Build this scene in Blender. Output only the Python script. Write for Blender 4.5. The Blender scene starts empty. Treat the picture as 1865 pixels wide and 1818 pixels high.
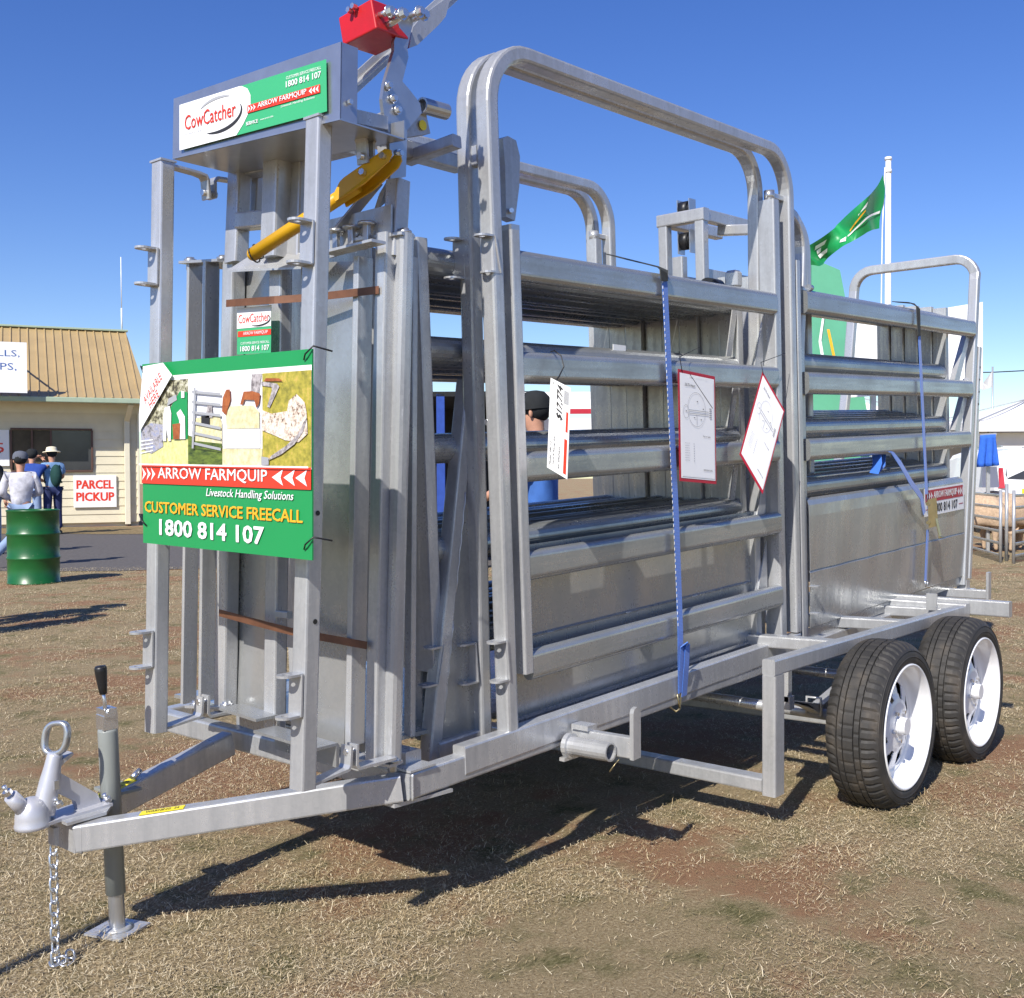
import bpy, bmesh, math, random
from mathutils import Vector, Matrix
import numpy as np
random.seed(7)
scene = bpy.context.scene
COL = scene.collection

# ------------------------------------------------------------------ camera, sky, sun, exposure
YAW, PITCH, ROLL = math.radians(40.7), math.radians(-1.36), math.radians(-0.3)
EYE = 1.27
FH = Vector((math.cos(YAW), math.sin(YAW), 0)); RT = Vector((math.sin(YAW), -math.cos(YAW), 0)); ZZ = Vector((0, 0, 1))
_f = FH*math.cos(PITCH) + ZZ*math.sin(PITCH); _u = ZZ*math.cos(PITCH) - FH*math.sin(PITCH)
_r = RT*math.cos(ROLL) + _u*math.sin(ROLL); _u = _u*math.cos(ROLL) - RT*math.sin(ROLL)
cam = bpy.data.cameras.new('camera'); camo = bpy.data.objects.new('camera', cam); COL.objects.link(camo)
cam.sensor_fit = 'HORIZONTAL'; cam.sensor_width = 36; cam.lens = 38.6; cam.clip_start = 0.05; cam.clip_end = 3000
camo.matrix_world = Matrix(((_r.x, _u.x, -_f.x, 0), (_r.y, _u.y, -_f.y, 0), (_r.z, _u.z, -_f.z, EYE), (0, 0, 0, 1)))
scene.camera = camo
SUN = Vector((1.1, 0.30, -1.0)).normalized()
w = bpy.data.worlds.new('World'); scene.world = w; w.use_nodes = True
nt = w.node_tree; bg = nt.nodes['Background']
sky = nt.nodes.new('ShaderNodeTexSky'); sky.sky_type = 'NISHITA'; sky.sun_disc = False
sky.sun_elevation = math.asin(-SUN.z); sky.sun_rotation = math.atan2(-SUN.x, -SUN.y)
sky.air_density = 1.0; sky.dust_density = 0.3; sky.ozone_density = 3.0; sky.altitude = 300
hs_ = nt.nodes.new('ShaderNodeHueSaturation'); hs_.inputs['Saturation'].default_value = 1.28; hs_.inputs['Hue'].default_value = .520
nt.links.new(sky.outputs[0], hs_.inputs['Color']); nt.links.new(hs_.outputs[0], bg.inputs[0]); bg.inputs[1].default_value = 0.115
sl = bpy.data.lights.new('sun', 'SUN'); sl.energy = 5.0; sl.angle = math.radians(0.53); sl.color = (1, 0.955, 0.88)
so = bpy.data.objects.new('sun', sl); COL.objects.link(so); so.rotation_euler = SUN.to_track_quat('-Z', 'Y').to_euler(); so.location = (-8, -2, 12)
scene.view_settings.view_transform = 'Standard'; scene.view_settings.look = 'None'
scene.view_settings.exposure = 0.38; scene.view_settings.gamma = 1; scene.view_settings.use_curve_mapping = False

# ------------------------------------------------------------------ materials
def newmat(name):
    m = bpy.data.materials.new(name); m.use_nodes = True
    n = m.node_tree.nodes; return m, n, m.node_tree.links, n['Principled BSDF']
def noise(n, l, scale, detail=4, vec=None, rough=.55):
    t = n.new('ShaderNodeTexNoise'); t.inputs['Scale'].default_value = scale; t.inputs['Detail'].default_value = detail
    t.inputs['Roughness'].default_value = rough
    if vec is not None: l.new(vec, t.inputs['Vector'])
    return t
def ramp(n, l, src, stops):
    r = n.new('ShaderNodeValToRGB'); e = r.color_ramp.elements
    while len(e) < len(stops): e.new(.5)
    for i, (p, c) in enumerate(stops): e[i].position = p; e[i].color = (*c, 1) if len(c) == 3 else c
    l.new(src, r.inputs[0]); return r
def simple(name, col, rough=.6, metal=0., var=.12, scale=30, bump=0., spec=.5, coat=0):
    m, n, l, b = newmat(name)
    tc = n.new('ShaderNodeTexCoord'); t = noise(n, l, scale, 5, tc.outputs['Object'])
    c0 = tuple(max(0, x*(1-var)) for x in col); c1 = tuple(min(1, x*(1+var)) for x in col)
    r = ramp(n, l, t.outputs[0], [(.3, c0), (.7, c1)]); l.new(r.outputs[0], b.inputs['Base Color'])
    b.inputs['Roughness'].default_value = rough; b.inputs['Metallic'].default_value = metal
    b.inputs['Specular IOR Level'].default_value = spec; b.inputs['Coat Weight'].default_value = coat
    if bump:
        bp = n.new('ShaderNodeBump'); bp.inputs['Strength'].default_value = bump; bp.inputs['Distance'].default_value = .004
        l.new(t.outputs[0], bp.inputs['Height']); l.new(bp.outputs[0], b.inputs['Normal'])
    return m
def galvanised(name, lo, hi, rough, metal, streak):
    m, n, l, b = newmat(name)
    tc = n.new('ShaderNodeTexCoord'); mp = n.new('ShaderNodeMapping'); mp.inputs['Scale'].default_value = streak
    l.new(tc.outputs['Object'], mp.inputs['Vector'])
    a = noise(n, l, 6, 7, mp.outputs[0], .62); c = noise(n, l, 2.6, 4, tc.outputs['Object']); d = noise(n, l, 140, 3, tc.outputs['Object'])
    vo = n.new('ShaderNodeTexVoronoi'); vo.inputs['Scale'].default_value = 95; l.new(tc.outputs['Object'], vo.inputs['Vector'])      # zinc spangle
    bw = n.new('ShaderNodeRGBToBW'); l.new(vo.outputs['Color'], bw.inputs[0])
    mx = n.new('ShaderNodeMath'); mx.operation = 'ADD'; l.new(a.outputs[0], mx.inputs[0]); l.new(c.outputs[0], mx.inputs[1])
    mh = n.new('ShaderNodeMath'); mh.operation = 'MULTIPLY_ADD'; l.new(d.outputs[0], mh.inputs[0]); mh.inputs[1].default_value = .16; l.new(mx.outputs[0], mh.inputs[2])
    m3 = n.new('ShaderNodeMath'); m3.operation = 'MULTIPLY_ADD'; l.new(bw.outputs[0], m3.inputs[0]); m3.inputs[1].default_value = .16; l.new(mh.outputs[0], m3.inputs[2])
    mm = n.new('ShaderNodeMath'); mm.operation = 'MULTIPLY'; mm.inputs[1].default_value = .5; l.new(m3.outputs[0], mm.inputs[0])
    r = ramp(n, l, mm.outputs[0], [(.42, lo), (.72, hi)])
    # white zinc runs and grey scuffs with a shape of their own
    s = noise(n, l, 11, 6, mp.outputs[0], .7); k = ramp(n, l, s.outputs[0], [(.66, (0, 0, 0)), (.72, (1, 1, 1))]); m1 = n.new('ShaderNodeMixRGB'); l.new(k.outputs[0], m1.inputs[0]); l.new(r.outputs[0], m1.inputs[1]); m1.inputs[2].default_value = (hi[0]*1.18, hi[1]*1.18, hi[2]*1.2, 1)
    s2 = noise(n, l, 26, 5, tc.outputs['Object'], .7); k2 = ramp(n, l, s2.outputs[0], [(.70, (0, 0, 0)), (.74, (.55, .55, .55))]); m2 = n.new('ShaderNodeMixRGB'); l.new(k2.outputs[0], m2.inputs[0]); l.new(m1.outputs[0], m2.inputs[1]); m2.inputs[2].default_value = (lo[0]*.62, lo[1]*.58, lo[2]*.52, 1)
    l.new(m2.outputs[0], b.inputs['Base Color']); b.inputs['Metallic'].default_value = metal
    rr = ramp(n, l, mm.outputs[0], [(.40, (rough*1.45,)*3), (.74, (rough*.72,)*3)]); l.new(rr.outputs[0], b.inputs['Roughness'])
    bp = n.new('ShaderNodeBump'); bp.inputs['Strength'].default_value = .06; bp.inputs['Distance'].default_value = .002
    l.new(a.outputs[0], bp.inputs['Height']); l.new(bp.outputs[0], b.inputs['Normal'])
    return m
GALV = galvanised('galvanised_steel', (.36, .365, .37), (.56, .565, .57), .30, .45, (5, 5, .5))
GALVH = galvanised('galvanised_rail', (.29, .305, .30), (.45, .46, .455), .27, .60, (.3, 7, 7))
SHEET = galvanised('galvanised_sheet', (.32, .328, .325), (.47, .475, .47), .26, .60, (1.2, 1.2, .5))
ZINC = simple('zinc_plate', (.50, .515, .54), .28, .8, .08, 14)
CHROME = simple('bright_zinc', (.70, .71, .73), .27, .9, .05, 20)
GREYP = simple('grey_enamel', (.235, .25, .235), .38, 0, .06, 8)
CASTP = simple('silver_paint', (.50, .50, .53), .36, .35, .08, 25)
def worn(name, col, chip, rough, lim):
    m, n, l, b = newmat(name); tc = n.new('ShaderNodeTexCoord'); o = tc.outputs['Object']
    a = noise(n, l, 7, 6, o, .65); c = noise(n, l, 42, 6, o, .7)
    r = ramp(n, l, a.outputs[0], [(.3, tuple(x*.72 for x in col)), (.7, col)]); k = ramp(n, l, c.outputs[0], [(lim, (0, 0, 0)), (lim+.02, (1, 1, 1))])
    mx = n.new('ShaderNodeMixRGB'); l.new(k.outputs[0], mx.inputs[0]); l.new(r.outputs[0], mx.inputs[1]); mx.inputs[2].default_value = (*chip, 1); l.new(mx.outputs[0], b.inputs['Base Color'])
    rr = ramp(n, l, a.outputs[0], [(.35, (rough*1.6,)*3), (.7, (rough,)*3)]); l.new(rr.outputs[0], b.inputs['Roughness']); return m
RED = worn('red_enamel', (.58, .014, .018), (.30, .27, .25), .28, .69); YEL = worn('yellow_enamel', (.74, .40, .008), (.22, .17, .10), .28, .69)
BLACK = simple('black_plastic', (.012, .012, .013), .42, 0, .2, 20)
DARK = simple('painted_interior_shade', (.015, .015, .017), .9, 0, .2, 5)  # near-black colour stands for the shade inside the stall
WHITEP = simple('white_enamel', (.80, .80, .81), .28, 0, .02, 6, coat=.3)
RUSTB = simple('rust_brown_strap', (.17, .075, .04), .5, .3, .25, 18)
BRASSY = simple('yellow_zinc', (.42, .35, .19), .32, .8, .12, 20)
def webbing():
    m, n, l, b = newmat('blue_webbing'); tc = n.new('ShaderNodeTexCoord')
    wv = n.new('ShaderNodeTexWave'); wv.bands_direction = 'Z'; wv.inputs['Scale'].default_value = 60; l.new(tc.outputs['Object'], wv.inputs['Vector'])
    r = ramp(n, l, wv.outputs[0], [(.2, (.02, .10, .42)), (.8, (.045, .19, .66))]); l.new(r.outputs[0], b.inputs['Base Color'])
    b.inputs['Roughness'].default_value = .55; b.inputs['Sheen Weight'].default_value = .3
    return m
WEB = webbing()
WEBD = simple('dark_sleeve', (.03, .032, .03), .7, 0, .2, 40)
PGREEN = simple('print_green', (.012, .27, .075), .42, 0, .03, 3)
PLGREEN = simple('print_light_green', (.05, .38, .16), .38, 0, .03, 3)
PRED = simple('print_red', (.72, .045, .02), .42, 0, .03, 3)
PDRED = simple('print_dark_red', (.42, .012, .03), .5, 0, .05, 3)
PWHITE = simple('print_white', (.82, .82, .82), .45, 0, .02, 3)
PORANGE = simple('print_orange', (.85, .42, .02), .45, 0, .03, 3)
PBLACK = simple('print_black', (.02, .02, .022), .6, 0, .1, 3)
PGREY = simple('print_grey', (.34, .35, .37), .6, 0, .1, 3)
PBLUE = simple('print_blue', (.03, .10, .33), .6, 0, .1, 3)
PYEL = simple('label_yellow', (.80, .66, .02), .45, 0, .04, 3)
def photo_mat(name, stops, scale, mapping=(1, 1, 1)):
    m, n, l, b = newmat(name); tc = n.new('ShaderNodeTexCoord'); mp = n.new('ShaderNodeMapping'); mp.inputs['Scale'].default_value = mapping
    l.new(tc.outputs['Object'], mp.inputs['Vector']); t = noise(n, l, scale, 6, mp.outputs[0], .7)
    r = ramp(n, l, t.outputs[0], stops); l.new(r.outputs[0], b.inputs['Base Color']); b.inputs['Roughness'].default_value = .42
    return m
PH_GRASS = photo_mat('photo_pale_grass', [(.3, (.50, .50, .16)), (.7, (.68, .66, .36))], 60)
PH_GRASS2 = photo_mat('photo_gold_grass', [(.35, (.22, .20, .03)), (.55, (.42, .36, .05)), (.7, (.62, .42, .12))], 45)
PH_SHADE = photo_mat('photo_shaded_grass', [(.35, (.02, .04, .01)), (.65, (.16, .22, .03))], 50, (1, .4, 1.4))
PH_STRAW = photo_mat('photo_straw', [(.35, (.52, .47, .24)), (.7, (.78, .74, .52))], 55)
PH_BUSH = photo_mat('photo_bush', [(.42, (.06, .05, .03)), (.52, (.40, .38, .24)), (.62, (.62, .60, .50))], 70)
PH_SKY = photo_mat('photo_pale_sky', [(.3, (.74, .74, .78)), (.7, (.82, .82, .84))], 8)
PH_FLOCK = photo_mat('photo_flock', [(.36, (.10, .06, .04)), (.46, (.62, .50, .40)), (.6, (.82, .74, .66))], 90)
PH_BALE = photo_mat('photo_bale', [(.3, (.70, .68, .74)), (.6, (.80, .80, .82))], 30)
PH_BROWN = photo_mat('photo_brown', [(.3, (.22, .05, .01)), (.7, (.45, .14, .04))], 50)
PH_BARK = photo_mat('photo_bark', [(.35, (.13, .11, .11)), (.6, (.50, .46, .46))], 80)
PH_CROWD = photo_mat('photo_crowd', [(.35, (.08, .08, .10)), (.5, (.42, .40, .42)), (.6, (.20, .24, .42)), (.7, (.62, .60, .60))], 70)
def rubber():
    m, n, l, b = newmat('tyre_rubber'); tc = n.new('ShaderNodeTexCoord')
    a = noise(n, l, 9, 6, tc.outputs['Object']); c = noise(n, l, 160, 3, tc.outputs['Object'])
    r = ramp(n, l, a.outputs[0], [(.35, (.022, .021, .020)), (.55, (.036, .033, .030)), (.72, (.075, .062, .048))]); l.new(r.outputs[0], b.inputs['Base Color'])
    b.inputs['Roughness'].default_value = .68
    bp = n.new('ShaderNodeBump'); bp.inputs['Strength'].default_value = .25; bp.inputs['Distance'].default_value = .003; l.new(c.outputs[0], bp.inputs['Height']); l.new(bp.outputs[0], b.inputs['Normal'])
    return m
RUB = rubber()
def ground_mat():
    m, n, l, b = newmat('dry_grass_ground'); tc = n.new('ShaderNodeTexCoord'); o = tc.outputs['Object']
    big = noise(n, l, .9, 5, o, .62); mid = noise(n, l, 4.2, 7, o, .66); fine = noise(n, l, 95, 8, o, .78); tiny = noise(n, l, 300, 3, o, .7)
    mp = n.new('ShaderNodeMapping'); mp.inputs['Rotation'].default_value = (0, 0, .8); mp.inputs['Scale'].default_value = (40, 130, 1); l.new(o, mp.inputs['Vector']); st = noise(n, l, 1, 5, mp.outputs[0], .7)
    straw = ramp(n, l, fine.outputs[0], [(.30, (.095, .066, .032)), (.44, (.30, .225, .125)), (.58, (.43, .34, .205)), (.72, (.66, .56, .38))])
    green = ramp(n, l, st.outputs[0], [(.30, (.045, .044, .016)), (.52, (.19, .17, .075)), (.72, (.40, .34, .20))])
    red = ramp(n, l, tiny.outputs[0], [(.3, (.23, .125, .066)), (.7, (.42, .255, .15))])
    k1 = ramp(n, l, mid.outputs[0], [(.50, (0, 0, 0)), (.66, (1, 1, 1))])
    m1 = n.new('ShaderNodeMixRGB'); l.new(k1.outputs[0], m1.inputs[0]); l.new(straw.outputs[0], m1.inputs[1]); l.new(green.outputs[0], m1.inputs[2])
    add = n.new('ShaderNodeMath'); add.operation = 'MULTIPLY_ADD'; l.new(mid.outputs[0], add.inputs[0]); add.inputs[1].default_value = .45; l.new(big.outputs[0], add.inputs[2])
    k2 = ramp(n, l, add.outputs[0], [(.62, (1, 1, 1)), (.735, (0, 0, 0))])
    m2 = n.new('ShaderNodeMixRGB'); l.new(k2.outputs[0], m2.inputs[0]); l.new(m1.outputs[0], m2.inputs[1]); l.new(red.outputs[0], m2.inputs[2])
    l.new(m2.outputs[0], b.inputs['Base Color']); b.inputs['Roughness'].default_value = .95; b.inputs['Specular IOR Level'].default_value = .15
    hs = n.new('ShaderNodeMath'); hs.operation = 'ADD'; l.new(fine.outputs[0], hs.inputs[0]); l.new(tiny.outputs[0], hs.inputs[1])
    bp = n.new('ShaderNodeBump'); bp.inputs['Strength'].default_value = .9; bp.inputs['Distance'].default_value = .012; l.new(hs.outputs[0], bp.inputs['Height']); l.new(bp.outputs[0], b.inputs['Normal'])
    return m
GROUND = ground_mat()
def blade_mat():
    m, n, l, b = newmat('grass_blades'); at_ = n.new('ShaderNodeAttribute'); at_.attribute_name = 'tint'
    r = ramp(n, l, at_.outputs['Fac'], [(0, (.78, .68, .48)), (.20, (.54, .43, .26)), (.52, (.36, .265, .145)), (.78, (.19, .17, .075)), (1, (.075, .085, .028))])
    l.new(r.outputs[0], b.inputs['Base Color']); b.inputs['Roughness'].default_value = .8; b.inputs['Specular IOR Level'].default_value = .2
    return m
BLADE = blade_mat()
ASPH = simple('asphalt', (.115, .105, .098), .9, 0, .25, 20, .5, .2)
VERGE = simple('dry_verge', (.22, .165, .085), .95, 0, .5, 12, .8, .1)
CREAM = simple('cream_weatherboard', (.66, .60, .44), .6, 0, .05, 4)
TRIM = simple('cream_trim', (.70, .65, .50), .5, 0, .04, 4)
ROOF = simple('tan_roof_steel', (.43, .31, .15), .45, .1, .07, 2)
GUT = simple('pale_green_gutter', (.34, .42, .31), .45, 0, .05, 4)
GLASS = simple('dark_window_glass', (.05, .052, .055), .12, 0, .2, 2)
FRAMEM = simple('brown_frame', (.10, .05, .035), .5, 0, .1, 6)
ROOM = simple('dim_room_paint', (.085, .07, .045), .9, 0, .3, 3)
def drum_mat():
    m, n, l, b = newmat('green_drum_paint'); tc = n.new('ShaderNodeTexCoord'); a = noise(n, l, 22, 5, tc.outputs['Object'], .6); c = noise(n, l, 3, 3, tc.outputs['Object'])
    g = ramp(n, l, c.outputs[0], [(.3, (.006, .075, .016)), (.7, (.010, .11, .025))]); k = ramp(n, l, a.outputs[0], [(.70, (0, 0, 0)), (.715, (1, 1, 1))])
    mx = n.new('ShaderNodeMixRGB'); l.new(k.outputs[0], mx.inputs[0]); l.new(g.outputs[0], mx.inputs[1]); mx.inputs[2].default_value = (.42, .36, .28, 1)
    l.new(mx.outputs[0], b.inputs['Base Color']); b.inputs['Roughness'].default_value = .35
    return m
DRUM = drum_mat()
RUST = simple('rusty_lid', (.19, .095, .06), .8, .2, .35, 10)
CANVAS = simple('white_canvas', (.80, .78, .74), .8, 0, .04, 3)
SKIN = simple('skin', (.50, .26, .17), .55, 0, .08, 20)
WOOL = simple('sheep_wool', (.46, .33, .22), .95, 0, .22, 30, .8)
SHEEPF = simple('sheep_face', (.55, .42, .34), .8, 0, .15, 20)
def cloth(name, c, v=.12): return simple(name, c, .85, 0, v, 14, .4, .2)
C_LBLUE = cloth('pale_blue_cotton', (.20, .34, .55)); C_NAVY = cloth('navy_cotton', (.035, .045, .12)); C_GREYH = cloth('marled_grey_fleece', (.55, .55, .60), .25)
C_JEAN = cloth('light_denim', (.24, .32, .47)); C_CAP = cloth('grey_cap_felt', (.11, .12, .15)); C_STRAW = cloth('pale_straw_hat', (.66, .60, .44))
C_DKGRN = cloth('dark_green_nylon', (.015, .05, .045)); C_ROYAL = cloth('royal_blue_cotton', (.03, .07, .30)); C_BLK = cloth('black_cotton', (.02, .022, .024)); C_OLIVE = cloth('olive_felt', (.10, .10, .07))
C_BLUE = cloth('bright_blue_cotton', (.035, .13, .55)); C_BLUE2 = cloth('blue_shirt_cotton', (.06, .16, .48))

# ------------------------------------------------------------------ builders
def tag(o, label=None, cat=None, group=None, kind=None):
    if label: o['label'] = label
    if cat: o['category'] = cat
    if group: o['group'] = group
    if kind: o['kind'] = kind
    return o
def thing(name, label, cat, loc=(0, 0, 0), rot=(0, 0, 0), group=None):
    o = bpy.data.objects.new(name, None); COL.objects.link(o); o.location = loc; o.rotation_euler = rot
    o.empty_display_size = .1
    tag(o, label, cat, group); return o
def inv_of(p):
    m = Matrix.Identity(4)
    while p is not None: m = p.matrix_basis @ m; p = p.parent
    return m.inverted()
class MB:
    def __init__(s): s.v = []; s.f = []; s.sm = []
    def add(s, vs, fs, smooth=False):
        k = len(s.v); s.v += [Vector(v) for v in vs]; s.f += [tuple(i+k for i in f) for f in fs]; s.sm += [smooth]*len(fs); return s
    def box(s, a, b, M=None):
        (x0, y0, z0), (x1, y1, z1) = a, b
        v = [(x0, y0, z0), (x1, y0, z0), (x1, y1, z0), (x0, y1, z0), (x0, y0, z1), (x1, y0, z1), (x1, y1, z1), (x0, y1, z1)]
        if M is not None: v = [M @ Vector(p) for p in v]
        return s.add(v, [(0, 3, 2, 1), (4, 5, 6, 7), (0, 1, 5, 4), (1, 2, 6, 5), (2, 3, 7, 6), (3, 0, 4, 7)])
    def sweep(s, path, sec, nrm, caps=True, smooth=False, smooth_sec=False):
        # path: points; sec: list of (along side, along nrm); nrm: fixed normal of the bend plane
        P_ = [Vector(p) for p in path]; N = Vector(nrm).normalized(); rings = []
        for i, p in enumerate(P_):
            if i == 0: d = P_[1]-p
            elif i == len(P_)-1: d = p-P_[i-1]
            else: d = (P_[i+1]-p).normalized()+(p-P_[i-1]).normalized()
            d.normalize(); nn = (N-d*N.dot(d)); 
            if nn.length < 1e-6: nn = d.orthogonal()
            nn.normalize(); sd = d.cross(nn)
            k = 1.0
            if 0 < i < len(P_)-1:
                c = (P_[i+1]-p).normalized().dot(d); k = 1/max(c, .5)
            rings.append([p+sd*a*k+nn*b for a, b in sec])
        m = len(sec); vs = [v for r in rings for v in r]; fs = []
        for i in range(len(rings)-1):
            for j in range(m): fs.append((i*m+j, i*m+(j+1) % m, (i+1)*m+(j+1) % m, (i+1)*m+j))
        s.add(vs, fs, smooth)
        if caps: k = len(s.v)-len(vs); s.f += [tuple(k+j for j in range(m-1, -1, -1)), tuple(k+(len(rings)-1)*m+j for j in range(m))]; s.sm += [False, False]
        return s
    def bar(s, p, q, w, h, ref=(0, 0, 1), r=None):
        # rectangular tube with eased corners; h is measured along ref, w across it
        return s.sweep([p, q], rsec(w, h, min(w, h)*.13 if r is None else r), ref)
    def cyl(s, p, q, r, n=16, r2=None, smooth=True):
        p = Vector(p); q = Vector(q); d = (q-p).normalized(); a = d.orthogonal().normalized(); b = d.cross(a); r2 = r if r2 is None else r2
        vs = [p+a*math.cos(2*math.pi*i/n)*r+b*math.sin(2*math.pi*i/n)*r for i in range(n)]+[q+a*math.cos(2*math.pi*i/n)*r2+b*math.sin(2*math.pi*i/n)*r2 for i in range(n)]
        s.add(vs, [(i, (i+1) % n, n+(i+1) % n, n+i) for i in range(n)], smooth)
        k = len(s.v)-2*n; s.f += [tuple(k+i for i in range(n-1, -1, -1)), tuple(k+n+i for i in range(n))]; s.sm += [False]*2; return s
    def tube(s, path, r, n=8):
        P_ = [Vector(p) for p in path]; d0 = (P_[1]-P_[0]).normalized(); a = d0.orthogonal().normalized(); vs = []; fs = []
        for i, p in enumerate(P_):
            d = (P_[min(i+1, len(P_)-1)]-P_[max(i-1, 0)]).normalized(); a = (a-d*a.dot(d)).normalized(); b = d.cross(a)
            rr = r[i] if isinstance(r, (list, tuple)) else r
            vs += [p+(a*math.cos(2*math.pi*j/n)+b*math.sin(2*math.pi*j/n))*rr for j in range(n)]
        for i in range(len(P_)-1):
            for j in range(n): fs.append((i*n+j, i*n+(j+1) % n, (i+1)*n+(j+1) % n, (i+1)*n+j))
        s.add(vs, fs, True); k = len(s.v)-len(vs); s.f += [tuple(k+j for j in range(n-1, -1, -1)), tuple(k+len(vs)-n+j for j in range(n))]; s.sm += [False]*2; return s
    def plate(s, pts, off):
        # polygon given as 3-D points, thickened by the vector off
        n = len(pts); o = Vector(off); vs = [Vector(p) for p in pts]+[Vector(p)+o for p in pts]
        s.add(vs, [tuple(range(n)), tuple(range(2*n-1, n-1, -1))]+[(i, n+i, n+(i+1) % n, (i+1) % n) for i in range(n)]); return s
    def ring_plate(s, outer, inner, off):
        n = len(outer); o = Vector(off); A = [Vector(p) for p in outer]; B = [Vector(p) for p in inner]
        vs = A+B+[p+o for p in A]+[p+o for p in B]; fs = []
        for i in range(n):
            j = (i+1) % n; fs += [(i, j, n+j, n+i), (2*n+i, 3*n+i, 3*n+j, 2*n+j), (i, 2*n+i, 2*n+j, j), (n+i, n+j, 3*n+j, 3*n+i)]
        return s.add(vs, fs)
    def lathe(s, prof, M, n=32, smooth=True, closed=False):
        # prof: (radius, height); axis = local z of M
        vs = []; fs = []; m = len(prof)
        for i in range(n):
            a = 2*math.pi*i/n
            vs += [M @ Vector((r*math.cos(a), r*math.sin(a), z)) for r, z in prof]
        for i in range(n):
            for j in range(m if closed else m-1): fs.append((i*m+j, ((i+1) % n)*m+j, ((i+1) % n)*m+(j+1) % m, i*m+(j+1) % m))
        return s.add(vs, fs, smooth)
    def ball(s, c, r, n=16, sc=(1, 1, 1)):
        c = Vector(c); prof = [(math.sin(math.pi*i/10), -math.cos(math.pi*i/10)) for i in range(11)]
        prof[0] = (.001, -1); prof[-1] = (.001, 1)
        return s.lathe(prof, Matrix.Translation(c) @ Matrix.Diagonal((r*sc[0], r*sc[1], r*sc[2], 1)), n)
    def build(s, name, mat, parent=None, label=None, world=True):
        me = bpy.data.meshes.new(name); vs = s.v
        if parent is not None and world:
            I = inv_of(parent); vs = [I @ v for v in vs]
        me.from_pydata([tuple(v) for v in vs], [], s.f); 
        me.polygons.foreach_set('use_smooth', s.sm); me.materials.append(mat); me.update()
        bm = bmesh.new(); bm.from_mesh(me); bmesh.ops.recalc_face_normals(bm, faces=bm.faces); bm.to_mesh(me); bm.free()
        o = bpy.data.objects.new(name, me); COL.objects.link(o); o.parent = parent
        if label: o['label'] = label
        return o
def rsec(w, h, r, k=2):
    out = []
    for cx, cy, a0 in ((w/2-r, h/2-r, 0), (-w/2+r, h/2-r, 90), (-w/2+r, -h/2+r, 180), (w/2-r, -h/2+r, 270)):
        for i in range(k+1):
            a = math.radians(a0+90*i/k); out.append((cx+r*math.cos(a), cy+r*math.sin(a)))
    return out
def oval(w, h, k=6):      # flat sided oval rail, h tall, w thick
    return rsec(w, h, w*.499, k)
def copy_tree(o, parent=None):
    c = o.copy(); COL.objects.link(c)
    if parent is not None: c.parent = parent
    for ch in list(o.children): copy_tree(ch, c)
    return c
# body frame: the load sits nose-down on the chassis
TH = 0.0425; BO = Vector((2.487, 2.15, 0.433)); BX = Vector((math.cos(TH), 0, math.sin(TH))); BZ = Vector((-math.sin(TH), 0, math.cos(TH))); BY = Vector((0, 1, 0))
def W(a, b, c): return BO+BX*a+BY*b+BZ*c
def body_thing(name, label, cat, a, b, c, group=None): return thing(name, label, cat, W(a, b, c), (0, -TH, 0), group)
def fr(right, fwd, z=0): return RT*right+FH*fwd+ZZ*z          # frontal frame for the far background
def lettering(parent, text, p0, px, py, mat, shear=0, bold=0, name='lettering', squeeze=None):
    # p0 lower left corner, px the vector of the full width, py the vector of the capital height
    cu = bpy.data.curves.new('text', 'FONT'); cu.body = text; cu.size = 1; cu.shear = shear; cu.resolution_u = 2
    ob = bpy.data.objects.new('text', cu); COL.objects.link(ob); dg = bpy.context.evaluated_depsgraph_get()
    me = bpy.data.meshes.new_from_object(ob.evaluated_get(dg)); bpy.data.objects.remove(ob)
    xs = [v.co.x for v in me.vertices]; ys = [v.co.y for v in me.vertices]; x0, x1, y0, y1 = min(xs), max(xs), min(ys), max(ys)
    if squeeze: y0, y1 = squeeze
    p0 = Vector(p0); px = Vector(px); py = Vector(py); I = inv_of(parent) if parent else Matrix.Identity(4)
    nn = px.cross(py).normalized(); base = [(p0+px*((v.co.x-x0)/(x1-x0))+py*((v.co.y-y0)/(y1-y0))) for v in me.vertices]; polys = [tuple(f.vertices) for f in me.polygons]
    K = [(0, 0)] if bold <= .001 else [(-1, -.6), (1, .6), (-1, .6), (1, -.6), (0, 0)]; st = py.length*bold*1.1; vs = []; fs = []; ux = px.normalized(); uy = py.normalized()
    for i, (a, c) in enumerate(K): o_ = len(vs); vs += [I @ (v+ux*st*a+uy*st*c+nn*.00025*i) for v in base]; fs += [tuple(k+o_ for k in f) for f in polys]
    me = bpy.data.meshes.new(name); me.from_pydata([tuple(v) for v in vs], [], fs); me.materials.append(mat)
    o = bpy.data.objects.new(name, me); COL.objects.link(o); o.parent = parent; return o
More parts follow.
